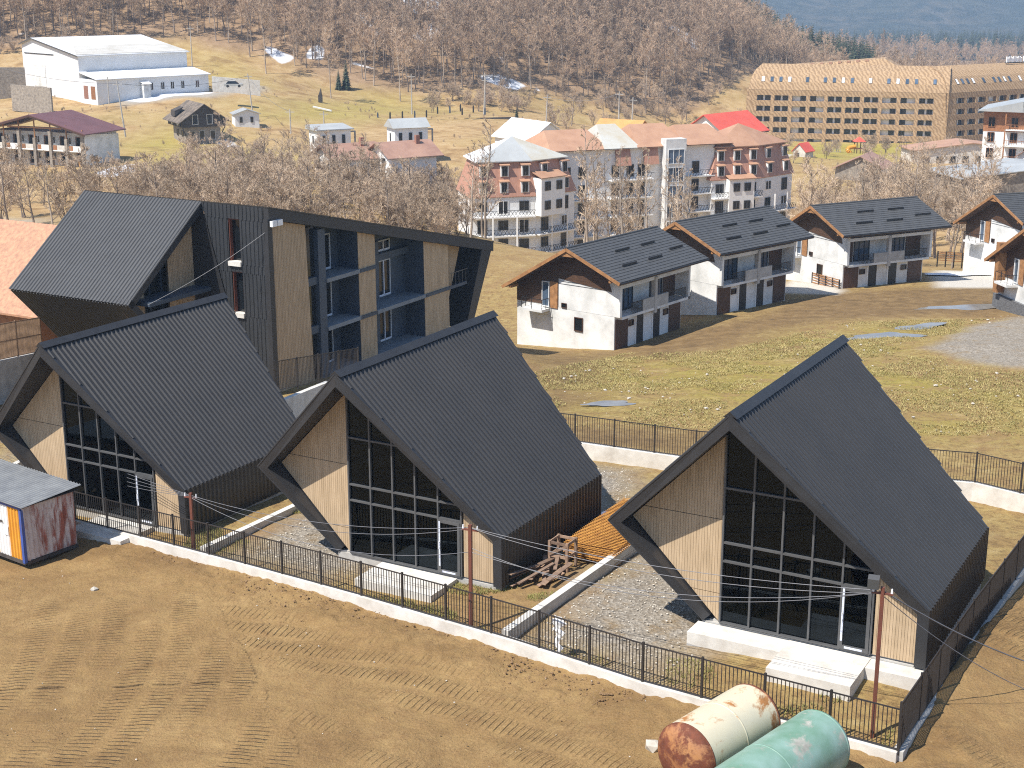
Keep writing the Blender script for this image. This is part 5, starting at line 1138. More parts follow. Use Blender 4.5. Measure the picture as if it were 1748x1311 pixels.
def hotel_wing(name, o, rz, L_, cols, label, sign=False, x0=3.0, sw=None):
    T = thing(name, label, 'hotel', o, rz, 'shingled hotel wings')
    FH = 3.05; lean = .32
    prof = [(0,-3),(0,0)]
    # wall bands between the window rows, stepping back a little each floor
    cw = (L_-x0-3.0)/cols; wf = .80
    for f in range(6):
        z = f*FH; y = f*lean
        m = MB(); m.hexa([(0,y-lean*.2,z+2.25-FH if f else -4),(L_,y-lean*.2,z+2.25-FH if f else -4),(L_,y+1.4,z+2.25-FH if f else -4),(0,y+1.4,z+2.25-FH if f else -4),(0,y,z+.7),(L_,y,z+.7),(L_,y+1.4,z+.7),(0,y+1.4,z+.7)]) if f < 6 else None
        m.build('wall_band', M['shingle'], T)
        if f == 5: break
        xs = [x0+cw*k for k in range(cols)]; edges = [0]
        for x in xs: edges += [x, x+cw*wf]
        edges.append(L_)
        for i in range(0, len(edges), 2):
            m = MB(); m.hexa([(edges[i],y+.05,z+.7),(edges[i+1],y+.05,z+.7),(edges[i+1],y+1.4,z+.7),(edges[i],y+1.4,z+.7),(edges[i],y+.25,z+2.25),(edges[i+1],y+.25,z+2.25),(edges[i+1],y+1.4,z+2.25),(edges[i],y+1.4,z+2.25)]); m.build('wall_pier', M['shingle'], T)
        m = MB(); m.box(x0-.5,y+1.42,z+.6,L_-1,y+1.5,z+2.3); m.build('balcony_back_wall', M['white_paint'], T)
        for k, x in enumerate(xs):
            if f == 0 and k < 3: continue
            w_ = cw*wf
            for j in range(2):
                if (k*7+f*5+j*3) % 5 == 4: continue
                window(T, (x+.15+j*(w_*.52), y+1.38, z+.74), 0, w_*.38, 1.45, 'mullion', 'dark_glass', 1, dep=.05)
    zt = 5*FH+.75; y = 5*lean
    curve = [(y,zt),(y+.9,zt+2.2),(y+2.6,zt+4.3),(y+4.6,zt+5.6),(y+9,zt+7.0),(y+16,zt+5.2),(y+18,-3)]
    for i in range(len(curve)-1):
        (ya, za), (yb_, zb_) = curve[i], curve[i+1]; ia, ib = .35*i, .35*(i+1)
        ia = ya*.30; ib = yb_*.30 if i < 5 else ya*.3
        m = MB(); m.poly([(ia,ya,za),(L_-.0,ya,za),(L_-.0,yb_,zb_),(ib,yb_,zb_)]); m.build('roof_slope', M['shingle'], T)
    m = MB(); m.poly([(0,0,-3)]+[(c[0]*.3,c[0],c[1]) for c in curve]); m.build('end_wall', M['shingle'], T)
    m = MB(); m.poly([(L_-.02,0,-3)]+[(L_-.02,c[0],c[1]) for c in curve]); m.build('end_wall', M['shingle'], T)
    for k in (range(int(cols*2)) if sw is None else sw):
        x = x0+1+cw*.5*k
        if (k*5) % 7 in (2,6) or x > L_-4: continue
        m = MB(); a, b = Vector((x,y+.95,zt+2.3)), Vector((x,y+2.0,zt+3.6)); n = Vector((0,-.75,.6)).normalized()*.12; dx = Vector((.95,0,0))
        m.hexa([a,a+dx,b+dx,b,a+n,a+dx+n,b+dx+n,b+n]); s = m.build('skylight', M['mullion'], T)
        m = MB(); n2 = n*1.15; i1 = Vector((.1,0,0)); m.poly([a+n2+i1,a+dx+n2-i1,b+dx+n2-i1,b+n2+i1]); m.build('pane', M['blue_glass'] if k % 3 else M['lamp_white'], s)
    return T
ho = at(1270,247,436); hd = at(1614,240,420)
rzL = math.atan2(hd.y-ho.y, hd.x-ho.x); LL = math.hypot(hd.x-ho.x, hd.y-ho.y)
hotel_wing('shingle_hotel', ho, rzL, LL, 10, 'brown shingled hotel wing with ten columns of recessed balconies and skylights')
hr = hotel_wing('shingle_hotel', Vector((hd.x+.3, hd.y, ho.z)), RAD(33), 62, 12, 'brown shingled hotel wing with white roof letters turning away from the corner', x0=4.5)
m = MB(); m.box(34,9,22.9,50,9.4,23.2); sg = m.build('sign_bracket', M['dark_trim'], hr)
x = 34.2
for k, wd in enumerate((.9,.9,.9,.9,.9,.9,.9,0,1.6,0,.9,.9,.9,.9,.9)):    # row of white roof letters, too far off to read
    if wd: m = MB(); m.box(x,9,23.2,x+.22,9.3,24.9); m.box(x+.22,9,24.6 if k % 2 else 23.2,x+wd-.1,9.3,24.9 if k % 2 else 23.5); m.box(x+wd-.3,9,23.5,x+wd-.1,9.3,24.6); m.build('sign_letter', M['lamp_white'], hr)
    x += (wd or .4)+.12
m = MB(); m.hexa([(6,14,15),(56,14,15),(54,34,15),(8,34,15),(9,21,21.8),(38,20,24.4),(38,30,24.4),(11,30,22.0)]); tag(m.build('hotel_rear_roof', M['shingle'], None, loc=ho, kind=None), 'pale tan roof rising behind the hotel wing with ten balcony columns', 'roof'); bpy.data.objects['hotel_rear_roof'].rotation_euler = (0,0,rzL)
hb = bpy.data.objects['hotel_rear_roof']
for k in range(9):
    t = k/9; m = MB(); m.box(-.4,-.5,0,.6,.5,.55); link('roof_vent', m.mesh('roof_vent', M['tan_roof']), hb, Vector((11.5+24*t, 20.8-.8*t, 21.7+2.1*t)))
# ---------------------------------------------------------------- simple gabled buildings
def gable(name, label, cat, loc, rz, w, l, h, rise, roofm, wallm, ov=.6, group=None, wins=(), basem=None, deep=4, th=.14, ribs=None):
    """Ridge along local y; front gable at y=0, width along x from 0 to w."""
    T = thing(name, label, cat, loc, rz, group)
    m = MB(); m.prism([(0,0,-deep),(w,0,-deep),(w,0,h),(w/2,0,h+rise),(0,0,h)], (0,l,0)); m.build('wall', M[wallm], T)
    for s in (0, 1):
        e, a = (-ov, 0) if s == 0 else (w+ov, w)
        ze = h-ov*rise/(w/2); m = MB(); t = Vector((0,0,th))
        p = [Vector((w/2,-ov,h+rise+.03)), Vector((w/2,l+ov,h+rise+.03)), Vector((e,l+ov,ze+.03)), Vector((e,-ov,ze+.03))]
        m.hexa(p+[q+t for q in p])
        if ribs: ribbed(m, p[0]+t*1.01, p[1]+t*1.01, p[3]+t*1.01, p[2]+t*1.01, (0,0,1), ribs, .12, .05, False)
        m.build('roof_slope', M[roofm], T)
    for (face, s, z, ww, hh, fm, pm) in wins:
        if face == 'f': window(T, (s,-.02,z), 0, ww, hh, fm, pm)
        elif face == 'r': window(T, (w+.02,s,z), RAD(90), ww, hh, fm, pm)
        elif face == 'l': window(T, (-.02,s+ww,z), RAD(-90), ww, hh, fm, pm)
    if basem: m = MB(); m.box(-.06,-.06,-deep,w+.06,l+.06,.6); m.build('base', M[basem], T)
    return T
W1 = ('mullion','dark_glass')
gable('orange_roofed_house', 'house with steep orange shingle roof behind the retaining wall', 'house', at(72,598,103), RAD(61), 10, 18, 3.0, 4.7, 'orange_roof', 'orange_wood', .7)
gable('red_roofed_house', 'white house under a bright red roof by the hotel', 'house', at(1168,262,330), RAD(-44), 11, 15, 5.2, 3.6, 'red_roof', 'white_paint', .8, wins=(('f',4.5,2.8,1.6,1.4)+W1,('f',1.5,1,1.2,1.4)+W1))
gable('white_roofed_house', 'low house with white metal roof behind the apartments', 'house', at(905,262,285), RAD(35), 9, 12, 2.6, 3.0, 'white_metal', 'white_paint', .6)
gable('yellow_roofed_hut', 'small building with yellow roof behind the apartments', 'hut', at(1085,236,300), RAD(60), 6, 9, 1.6, 1.6, 'yellow_roof', 'orange_wood', .6)
gable('play_cottage', 'tiny cream cottage with red roof near the playground', 'cottage', at(1353,272,335), RAD(-40), 3.2, 3.6, 2.0, 1.6, 'red_roof', 'pale_concrete', .3, wins=(('f',.8,.7,.8,.9)+W1,), deep=2)
gable('yellow_lodge', 'long low cream building below the hotel', 'building', at(1560,288,330), RAD(5), 26, 9, 4.0, 1.5, 'tan_roof', 'pale_concrete', .6, wins=tuple(('f',2+3*k,1.2,1.4,1.5)+W1 for k in range(8)))
gable('tan_roofed_house', 'brown roofed house among bare trees by the playground', 'house', at(1425,306,300), RAD(-25), 10, 9, 2.4, 2.4, 'pink_roof', 'stone', .7)
gable('brick_house', 'small brick walled house among bare trees behind the duplexes', 'house', at(1470,332,262), RAD(-35), 7, 8, 2.4, 2.0, 'old_roof', 'stone', .5, wins=(('f',2,1,1.2,1.4)+W1,))
gable('grey_roofed_hall', 'long low hall with pale grey metal roof behind bare trees', 'building', at(1640,338,235), RAD(12), 30, 12, 3.0, 1.4, 'grey_roof', 'stone', .5)
def lodge():
    o = at(1672,300,285); T = thing('timber_lodge', 'tall white and timber guest house with balconies and grey roof', 'guest house', o, RAD(-24))
    m = MB(); m.box(0,0,-4,14,12,12.5); m.build('wall', M['white_paint'], T)
    m = MB(); m.box(-.06,-.06,8.6,14.06,12,12.6); m.build('timber_upper_storey', M['orange_wood'], T)
    m = MB(); m.hexa([(-1,-1.6,12.4),(15,-1.6,12.4),(15,13,12.4),(-1,13,12.4),(-1,-1.6,12.6),(7,-1.6,14.4),(7,13,14.4),(-1,13,12.6)]); m.hexa([(7,-1.6,12.4),(15,-1.6,12.4),(15,13,12.4),(7,13,12.4),(7,-1.6,14.4),(15,-1.6,12.6),(15,13,12.6),(7,13,14.4)]); m.build('roof', M['grey_roof'], T)
    for f in range(4):
        z = .2+3.0*f; m = MB(); m.box(4.0,-1.4,z+2.7-3,14,-.02,z+2.9-3); m.build('balcony_slab', M['white_paint'], T)
        m = MB()
        for x in np.arange(4.1, 14, .45): m.box(x,-1.36,z-.1,x+.06,-1.3,z+.8)
        m.box(4,-1.4,z+.8,14,-1.28,z+.88); m.build('railing', M['orange_wood'], T)
        for x in (.8,5.0,7.6,10.4): window(T, (x,-.1,z+.35 if f < 3 else z+.2), 0, 1.3, 1.9, 'orange_wood', 'dark_glass', 1)
    for x in (4.1,9,13.8): m = MB(); m.box(x-.12,-1.4,-4,x+.12,-1.15,12.3); m.build('post', M['orange_wood'], T)
lodge()
gable('gabled_annex', 'white gabled building in front of the timber guest house', 'building', at(1735,300,262), RAD(-30), 9, 10, 3.6, 3.2, 'pink_roof', 'white_paint', .6)
# playground
def playground():
    o = at(1462,266,362); T = thing('playground_tower', 'playground tower with red roof, orange tube and white slide', 'playground', o, RAD(10), None)
    for x in (0,1.6):
        for y in (0,1.6): m = MB(); m.box(x-.08,y-.08,-.5,x+.08,y+.08,3.4); m.build('post', M['brown_door'], T)
    m = MB(); m.box(-.1,-.1,1.6,1.7,1.7,1.75); m.build('platform', M['orange_wood'], T)
    m = MB(); c = (.8,.8,4.6); p = [(-.5,-.5,3.4),(2.1,-.5,3.4),(2.1,2.1,3.4),(-.5,2.1,3.4)]
    for i in range(4): m.poly([p[i],p[(i+1)%4],c])
    m.build('roof', M['red_roof'], T)
    m = MB(); m.hexa([(1.6,.2,1.6),(1.6,1.2,1.6),(5.0,1.2,.0),(5.0,.2,.0),(1.6,.2,1.9),(1.6,1.2,1.9),(5.0,1.2,.3),(5.0,.2,.3)]); m.build('slide', M['white_paint'], T)
    m = MB(); pr = Vector((-.1,.8,2.2))
    for k in range(1, 10):
        a = k/9*4.2; q = Vector((-.9-1.0*math.sin(a)*.9-.15*k, .8-1.0*(1-math.cos(a))*.5, 2.2-1.7*k/9)); m.tube(pr, q, .5, n=10, cap=False); pr = q
    m.build('tube_slide', M['orange_paint'], T)
    o2 = at(1440,268,360); T2 = thing('swing_frame', 'small pale climbing frame beside the playground tower', 'climbing frame', o2)
    for k in range(4): m = MB(); m.tube((-3.5+.9*k,0,0),(-3.5+.9*k,0,2.0),.06,n=5); m.build('post', M['grey_pole'], T2)
    for z in (.6,1.2,1.9): m = MB(); m.tube((-3.5,0,z),(-.8,0,z),.05,n=5); m.build('bar', M['grey_pole'], T2)
playground()
# ---------------------------------------------------------------- buildings on the far hillside
def hangar():
    o = at(167,169,335); T = thing('white_hangar', 'big white metal hangar with lower annex on the hillside', 'hangar', o, RAD(44))
    La, ah, yd, mh, W = 29.5, 4.2, 7.8, 9.2, 27.4; ay, az, fz = 29.5, 12.5, 11.1
    m = MB(); m.box(0,0,-6,La,yd,ah); m.build('annex_wall', M['white_metal'], T)
    m = MB(); m.hexa([(-.3,-.5,ah),(La+.5,-.5,ah),(La+.5,yd,ah+1.35),(-.3,yd,ah+1.35),(-.3,-.5,ah+.15),(La+.5,-.5,ah+.15),(La+.5,yd,ah+1.55),(-.3,yd,ah+1.55)]); m.build('annex_roof', M['white_metal'], T)
    m = MB(); m.prism([(0.02,yd+.05,-8),(0.02,yd+W,-8),(0.02,yd+W,fz),(0.02,ay,az),(0.02,yd+.05,mh)], (La-.8,0,0)); m.build('main_wall', M['white_metal'], T)
    for ya, za, yb_, zb_ in ((ay,az+.05,yd-.4,mh-.05),(ay,az+.05,yd+W+.4,fz-.05)):
        m = MB(); p = [Vector((-.5,ya,za)),Vector((La-.2,ya,za)),Vector((La-.2,yb_,zb_)),Vector((-.5,yb_,zb_))]; m.hexa(p+[q+Vector((0,0,.2)) for q in p]); m.build('roof_slope', M['white_metal'], T)
        m = MB(); m.bar(p[0]+Vector((-.05,0,.05)), p[3]+Vector((-.05,0,.05)), .1, .3); m.build('verge_trim', M['grey_metal'], T)
    f = lambda t, x: Vector((x, ay+(yd-.4-ay)*t, az+.05+(mh-.1-az)*t+.27))
    m = MB(); m.poly([f(.52,4.5),f(.52,La-.3),f(.97,La-.3),f(.97,-.3)]); m.build('dirty_roof_band', M['dirty_white_roof'], T)
    for x in (14.2,17.2,19.8,22.6,26.6): window(T, (x-.8,-.02,1.3), 0, 1.0, 1.7, 'white_paint', 'dark_glass', 1)
    for y in (.9,4.2): m = MB(); m.box(-.06,y,-.2,.0,y+1.9,2.7); m.build('door', M['orange_wood'] if y < 1 else M['brick'], T)
    m = MB(); m.box(-.07,24,1.5,-.0,30,6.6); m.build('sliding_door', M['plaster'], T)
    m = MB(); m.box(-.1,19.5,9.0,-.01,34,9.2); m.build('door_rail', M['dark_trim'], T)
    m = MB(); m.box(11.0,-1.6,-.5,12.8,-.02,2.8); m.build('porch', M['plaster'], T)
    m = MB(); m.hexa([(10.8,-1.9,2.82),(13,-1.9,2.82),(13,-.03,3.4),(10.8,-.03,3.4),(10.8,-1.9,2.92),(13,-1.9,2.92),(13,-.03,3.5),(10.8,-.03,3.5)]); m.build('porch_roof', M['white_metal'], T)
hangar()
for lb, a, b, z, up in (('dark weathered retaining wall beside the hangar yard', (-70,140,345),(44,140,350),0,3.4), ('lower grey wall stepping down from the hangar', (20,158,332),(88,164,326),0,1.8), ('pale wall curving behind the silver car', (362,141,354),(444,148,356),0,1.5)):
    p, q = at(*a), at(*b); wallrun([p, q], .4, up, 4, lb, 'retaining_wall', 'pale_concrete' if 'silver' in lb else 'stone')
def car():
    o = at(399,149,338); T = thing('silver_car', 'silver hatchback parked by the hangar', 'car', o, RAD(6))
    m = MB(); m.hexa([(-2.1,-.85,.3),(2.1,-.85,.3),(2.1,.85,.3),(-2.1,.85,.3),(-2.1,-.85,.85),(2.1,-.85,.8),(2.1,.85,.8),(-2.1,.85,.85)]); m.build('body', M['grey_roof'], T)
    m = MB(); m.hexa([(-1.7,-.8,.85),(1.2,-.8,.82),(1.2,.8,.82),(-1.7,.8,.85),(-1.2,-.65,1.42),(.45,-.65,1.42),(.45,.65,1.42),(-1.2,.65,1.42)]); m.build('cabin', M['dark_glass'], T)
    m = MB(); m.box(-1.15,-.64,1.4,.4,.64,1.47); m.build('roof', M['grey_roof'], T)
    for x in (-1.3,1.3):
        for y in (-.86,.72): m = MB(); m.tube((x,y,.32),(x,y+.16,.32),.32,n=14); m.build('wheel', M['dark_trim'], T)
car()
def motel():
    o = at(147,287,262); T = thing('motel', 'long two storey motel with open galleries and maroon roof', 'motel', o, RAD(-24))
    # gallery front along local x from -Lm to 0, side wall faces right
    Lm, D, fh = 22.0, 9.0, 2.9
    m = MB(); m.box(-Lm,1.7,-4,-.02,D,2*fh); m.build('wall', M['pale_concrete'], T)
    m = MB(); m.prism([(-.02,0,-4),(-.02,D+.2,-4),(-.02,D+.2,2*fh-.5),(-.02,0,2*fh+.1)], (.25,0,0)); m.build('end_wall', M['plaster'], T)
    m = MB(); m.box(-.05,-.05,-4.2,.29,D+.3,.5); m.build('stone_base', M['slate_stone'], T)
    m = MB(); m.box(-Lm,-.1,fh-.2,-.03,1.69,fh); m.build('gallery_slab', M['white_paint'], T)
    n = 6
    for k in range(n+1):
        x = -Lm+.3+(Lm-.6)*k/n; m = MB(); m.box(x-.3,-.35,-4,x+.3,.25,2*fh-.9 if k % 2 else 2*fh+.4); m.build('stone_pillar', M['stone'], T)
        m = MB(); m.bar((x,0,2*fh-.9),(x,0,2*fh+.9+2.2*(1-abs(2*k/n-1))),.18); m.build('post', M['rafter'], T)
        if k == n: break
        x2 = x+(Lm-.6)/n
        m = MB(); m.box(x+.32,-.05,fh,x2-.32,.03,fh+.85); m.build('parapet', M['white_paint'] if k % 2 else M['pale_concrete'], T)
        m = MB(); m.box(x+.5,-.09,fh,x+1.3,-.06,fh+.85); m.build('timber_panel', M['orange_wood'], T)
        for f in (0,1): 
            window(T, (x+.6,1.68,f*fh+.1), 0, 1.1, 2.2, 'orange_wood', 'dark_glass', 0); window(T, (x+2.1,1.68,f*fh+.9), 0, 1.1, 1.3, 'white_paint', 'dark_glass', 1)
    ap = 2*fh+3.1
    A0, A1 = Vector((-Lm/2,-1.2,ap)), Vector((-Lm/2,D+1.2,ap))
    for xe, ze in ((1.3,2*fh+.1),(-Lm-1.3,2*fh+.1)):
        m = MB(); p = [A0, A1, Vector((xe,D+1.2,ze)), Vector((xe,-1.2,ze))]; m.hexa(p+[q+Vector((0,0,.18)) for q in p]); m.build('roof_slope', M['maroon_roof'], T)
        m = MB(); m.bar(A0+Vector((0,-.05,-.1)), Vector((xe,-1.25,ze-.1)), .08, .3); m.build('barge_board', M['brown_door'], T)
    m = MB(); m.bar((-Lm*.78,0,2*fh+.9),(-Lm*.22,0,2*fh+.9),.2,.25); m.build('tie_beam', M['rafter'], T)
    m = MB(); m.box(.26,1.2,1.0,.29,3.0,2.0); m.build('small_notice', M['blue_glass'], T)
    m = MB(); m.box(-1.2,-.45,.2,-.7,-.36,1.1); m.build('yellow_box', M['yellow_roof'], T)
motel()
def hut():
    o = at(318,243,298); T = thing('derelict_hut', 'derelict dark timber house with patched roof on the hillside', 'house', o, RAD(28))
    w_, l_, h_ = 7.2, 9.0, 3.0
    m = MB(); m.box(0,0,-3,w_,l_,h_); m.build('masonry_storey', M['stone'], T)
    m = MB(); m.prism([(-.9,-.9,h_),(w_+.9,-.9,h_),(w_+.9,-.9,h_+1.4),(w_/2,-.9,h_+4.4),(-.9,-.9,h_+1.4)], (0,l_+1.5,0)); m.build('timber_storey', M['old_wood'], T)
    for s in (-1,1):
        m = MB(); e = w_/2+s*(w_/2+1.8); p = [Vector((w_/2,-1.8,h_+4.5)),Vector((w_/2,l_+1.4,h_+4.5)),Vector((e,l_+1.4,h_+.85)),Vector((e,-1.8,h_+.85))]; m.hexa(p+[q+Vector((0,0,.14)) for q in p]); m.build('roof_slope', M['old_roof'], T)
    for x in (1.2,4.2): window(T, (x,-.93,h_+.5), 0, 1.2, 2.0, 'white_paint', 'dark_glass', 0)
    for x in (.8,2.8,5.0): window(T, (x,-.02,.2), 0, 1.1, 2.0, 'pale_concrete', 'dark_glass', 0)
    for y in (1.5,5): window(T, (-.02,y+1.2,.9), RAD(-90), 1.2, 1.3, 'old_wood', 'dark_glass', 0)
    for k in range(6): m = MB(); m.box(-1.05,.2+1.4*k,h_+.25,-.92,1.2+1.4*k,h_+.9); m.build('board', M['pale_concrete'] if k % 3 == 1 else M['old_wood'], T)
    m = MB(); m.hexa([(-.9,4,h_+1.9),(-.9,7,h_+1.9),(.9,7,h_+3.6),(.9,4,h_+3.6),(-.9,4,h_+3.0),(-.9,7,h_+3.0),(.9,7,h_+3.7),(.9,4,h_+3.7)]); m.build('dormer', M['old_wood'], T)
    for x in (.0,w_): m = MB(); m.bar((x,-.02,1.2),(x+(-.8 if x == 0 else .8),-.85,h_),.15); m.build('bracket', M['old_wood'], T)
hut()
gable('white_cabin', 'small white cabin with grey roof on the hillside', 'cabin', at(402,217,318), RAD(20), 5.2, 4.2, 2.7, .9, 'grey_roof', 'white_paint', .4, wins=(('f',1.0,.9,.6,1.2)+W1,('f',3.3,.9,.6,1.2)+W1))
def tower(px, py, d, lb, pitched):
    o = at(px, py, d); T = thing('white_tower', lb, 'tower building', o, RAD(24 if pitched else 30), 'white towers above the red roofed houses')
    w_, l_, h_ = 6.6, 4.4, 7.2
    m = MB(); m.box(0,0,-4,w_,l_,h_); m.build('wall', M['white_paint'], T)
    m = MB()
    if pitched: m.prism([(-.5,-.5,h_),(-.5,l_+.5,h_),(-.5,l_/2,h_+1.6)], (w_+1.0,0,0))
    else: m.hexa([(-.5,-.5,h_),(w_+.5,-.5,h_+.0),(w_+.5,l_+.5,h_),(-.5,l_+.5,h_),(-.5,-.5,h_+.2),(w_+.5,-.5,h_+.2),(w_+.5,l_+.5,h_+.8),(-.5,l_+.5,h_+.8)])
    m.build('roof', M['grey_roof'], T)
    for x in (.8,2.8,4.8): window(T, (x,-.02,4.6), 0, .65, 1.7, 'mullion', 'dark_glass', 0)
    window(T, (-.02,2.6,4.6), RAD(-90), .5, 1.5, 'mullion', 'dark_glass', 0)
    m = MB(); m.bar((w_,1,h_-.5),(w_+1.4,1,h_-.5),.25); m.bar((w_+1.3,1,h_-.5),(w_+1.3,1,h_-6),.25); m.build('down_pipe', M['galv'], T)
tower(545,290,276, 'white tower with flat roof above a red roofed house', False)
tower(675,285,278, 'white tower with pitched grey roof above a red roofed house', True)
for px, py, d, lb in ((538,292,262,'red roofed white house below the flat roofed tower'), (632,288,262,'red roofed white house below the pitched roof tower')):
    T = gable('red_tiled_house', lb, 'house', at(px,py,d), RAD(-58), 8.0, 9.0, 3.0, 1.9, 'pink_roof', 'white_paint', 1.0, 'red roofed houses under the white towers', wins=(('f',1.0,.6,1.4,1.8)+W1,('f',4.6,.6,1.4,1.8)+W1))
    m = MB(); m.box(4.6,6.5,4.0,5.3,7.2,6.0); m.build('chimney', M['brick'], T)
# ---------------------------------------------------------------- poles on the hill, training platform with posts
def upole(px, py, d, hgt, lb, lean=.0, arm=True):
    p = at(px, py, d); T = thing('utility_pole', lb, 'pole', p, 0, 'pale poles on the hillside'); T.rotation_euler = (0, lean, 0)
    m = MB(); m.tube((0,0,-1),(0,0,hgt),.16,.10,8); m.build('shaft', M['grey_pole'], T)
    if arm: m = MB(); m.box(-.9,-.06,hgt-.7,.9,.06,hgt-.55); m.build('cross_arm', M['grey_pole'], T)
    return p+Vector((math.sin(lean)*hgt,0,hgt-.5))
q = []
for a in ((213,225,280,9.5,'leaning pale pole behind the motel roof',-.09),(186,170,332,5,'dark short pole in front of the hangar annex',0),(430,184,330,7.5,'leaning pole near the white cabin',-.08),(703,188,355,8.5,'tall pole with concrete foot on the terrace',0),(828,188,362,9,'taller pole of the pair at the terrace end',.0),(826,190,361,8,'leaning pole of the pair at the terrace end',.05),(932,216,330,7,'pole near the white roofed house',.04),(1056,220,320,8,'pole behind the yellow roofed hut',0),(1078,222,320,7,'pole beside the yellow roofed hut',.03),(328,110,395,10,'pole at the wood edge behind the hangar',0),(496,220,300,4,'short post on the track by the towers',0),(553,215,300,3,'short post above the flat roofed tower',0)):
    q.append(upole(*a))
for i, j, lb in ((0,2,'wire from the motel pole to the cabin pole'),(2,10,'wire from the cabin pole to the track post'),(6,7,'wire from the white roofed house to the yellow roofed hut')): wire(q[i], q[j], 1.2, lb, .035)
wire(q[0], at(-60,95,330), 1.5, 'wire from the motel pole out past the hangar', .035)
T = thing('terrace_edge', 'dark stone and timber edge of the grassy terrace', 'retaining wall', at(640,222,345))
b0 = at(640,222,345); prev = b0
for k, p_ in enumerate(((700,217,348),(760,212,350),(820,205,352),(882,203,352))):
    c = at(*p_); m = MB(); d = c-prev; m.bar(prev-b0+Vector((0,0,-.4)), c-b0+Vector((0,0,-.4)), .5, .8+.35*k); m.build('edge_beam', M['old_wood'], T); prev = c
for k, (px, py) in enumerate(((645,198),(666,197),(687,196),(708,195),(728,194),(747,188),(768,187),(789,190),(808,186),(828,190),(786,184))):
    p = at(px, py+4, 352); m = MB(); m.box(-.18,-.18,-.3,.18,.18,1.15); m.box(-.12,-.12,1.15,.12,.12,1.4)
    tag(m.build('terrace_post', M['dark_trim'] if k % 3 else M['navy'], None, loc=p), 'short dark post standing on the grassy terrace', 'post', 'dark posts on the terrace')
o = at(550,183,352); m = MB(); m.hexa([(-2.2,-.4,0),(2.2,-.4,-1.0),(2.2,.4,-1.0),(-2.2,.4,0),(-2.2,-.4,.3),(2.2,-.4,-.7),(2.2,.4,-.7),(-2.2,.4,.3)]); tag(m.build('white_board', M['white_paint'], None, loc=o), 'white board lying on the slope below the lone tree', 'board')
m = MB(); m.box(-.5,-.4,-.3,.5,.4,1.4); m.tube((0,0,1.4),(.2,0,3.0),.45,.1,7); tag(m.build('tree_stump', M['old_wood'], None, loc=at(547,172,368)), 'dark broken stump beside the white board', 'stump')
# ---------------------------------------------------------------- bare trees
def make_tree(seed, Hh, crown0=.35, spread=.33, n0=13, n1=6, n2=5, n3=3, trunk_r=.17, up=.5, stems=1, tw=.035, twl=1.0):
    R_ = random.Random(seed); tr, cr = MB(), MB()
    def rdir(d, ang):
        a = d.orthogonal().normalized(); a.rotate(Matrix.Rotation(R_.uniform(0,6.283), 3, d)); return (d*math.cos(ang)+a*math.sin(ang)).normalized()
    def ribbon(p, q, w_):
        d = (q-p); s = d.cross(Vector((R_.uniform(-1,1),R_.uniform(-1,1),R_.uniform(-.3,.3)))).normalized()*(w_/2)
        cr.poly([p-s, p+s, q+s*.5, q-s*.5])
    def twigs(p, d, L, lvl):
        q = p+d*L; q.z += .04*L; ribbon(p, q, tw*(1.5 if lvl == 0 else 1))
        if lvl < 1:
            for k in range(n3): ribbon_d = rdir(d, R_.uniform(.35,.9)); ribbon_d.z += .2; t = R_.uniform(.25,1); pp = p.lerp(q, t); ribbon(pp, pp+ribbon_d.normalized()*L*R_.uniform(.45,.85), tw)
    for s_ in range(stems):
        base = Vector((R_.uniform(-.25,.25), R_.uniform(-.25,.25), 0))*(1 if stems > 1 else 0)
        d = Vector((R_.uniform(-.06,.06), R_.uniform(-.06,.06), 1)) if stems == 1 else Vector((R_.uniform(-.5,.5), R_.uniform(-.5,.5), 1))
        d.normalize(); h_ = Hh*(R_.uniform(.75,1) if stems > 1 else 1)
        pts = [base]; 
        for k in range(6): d2 = (d+Vector((R_.uniform(-.1,.1), R_.uniform(-.1,.1), 0))).normalized(); pts.append(pts[-1]+d2*(h_/6))
        for k in range(6): tr.tube(pts[k], pts[k+1], trunk_r*(1-.15*k), trunk_r*(1-.15*(k+1))+.01, 6, False)
        for b in range(n0):
            t = crown0+(1-crown0)*(b+R_.random())/n0; f = min(t*6, 5.999); k = int(f); p = pts[k].lerp(pts[k+1], f-k)
            L1 = Hh*spread*(1.15-.75*(t-crown0)/(1-crown0))*R_.uniform(.7,1.15); dd = rdir(Vector((0,0,1)), R_.uniform(.7,1.25)); dd.z += up*.5; dd.normalize()
            q = p+dd*L1*.5; dd2 = (dd+Vector((0,0,up*.6))+Vector((R_.uniform(-.2,.2),R_.uniform(-.2,.2),0))).normalized(); q2 = q+dd2*L1*.5
            r1 = trunk_r*(.42-.25*t); tr.tube(p, q, r1, r1*.6, 4, False); tr.tube(q, q2, r1*.6, .012, 3, False)
            for c2 in range(n1):
                u = R_.uniform(.25,1); pp = p.lerp(q, u*2) if u < .5 else q.lerp(q2, u*2-1); d3 = rdir(dd2, R_.uniform(.4,1.0)); d3.z += up*.35; d3.normalize(); L2 = L1*.45*R_.uniform(.6,1.1); e = pp+d3*L2
                ribbon(pp, e, tw*2.2)
                for c3 in range(n2):
                    p4 = pp.lerp(e, R_.uniform(.25,1)); d4 = rdir(d3, R_.uniform(.35,.95)); d4.z += up*.25; d4.normalize(); twigs(p4, d4, L2*.55*R_.uniform(.6,1.1)*twl, 0)
    return tr, cr
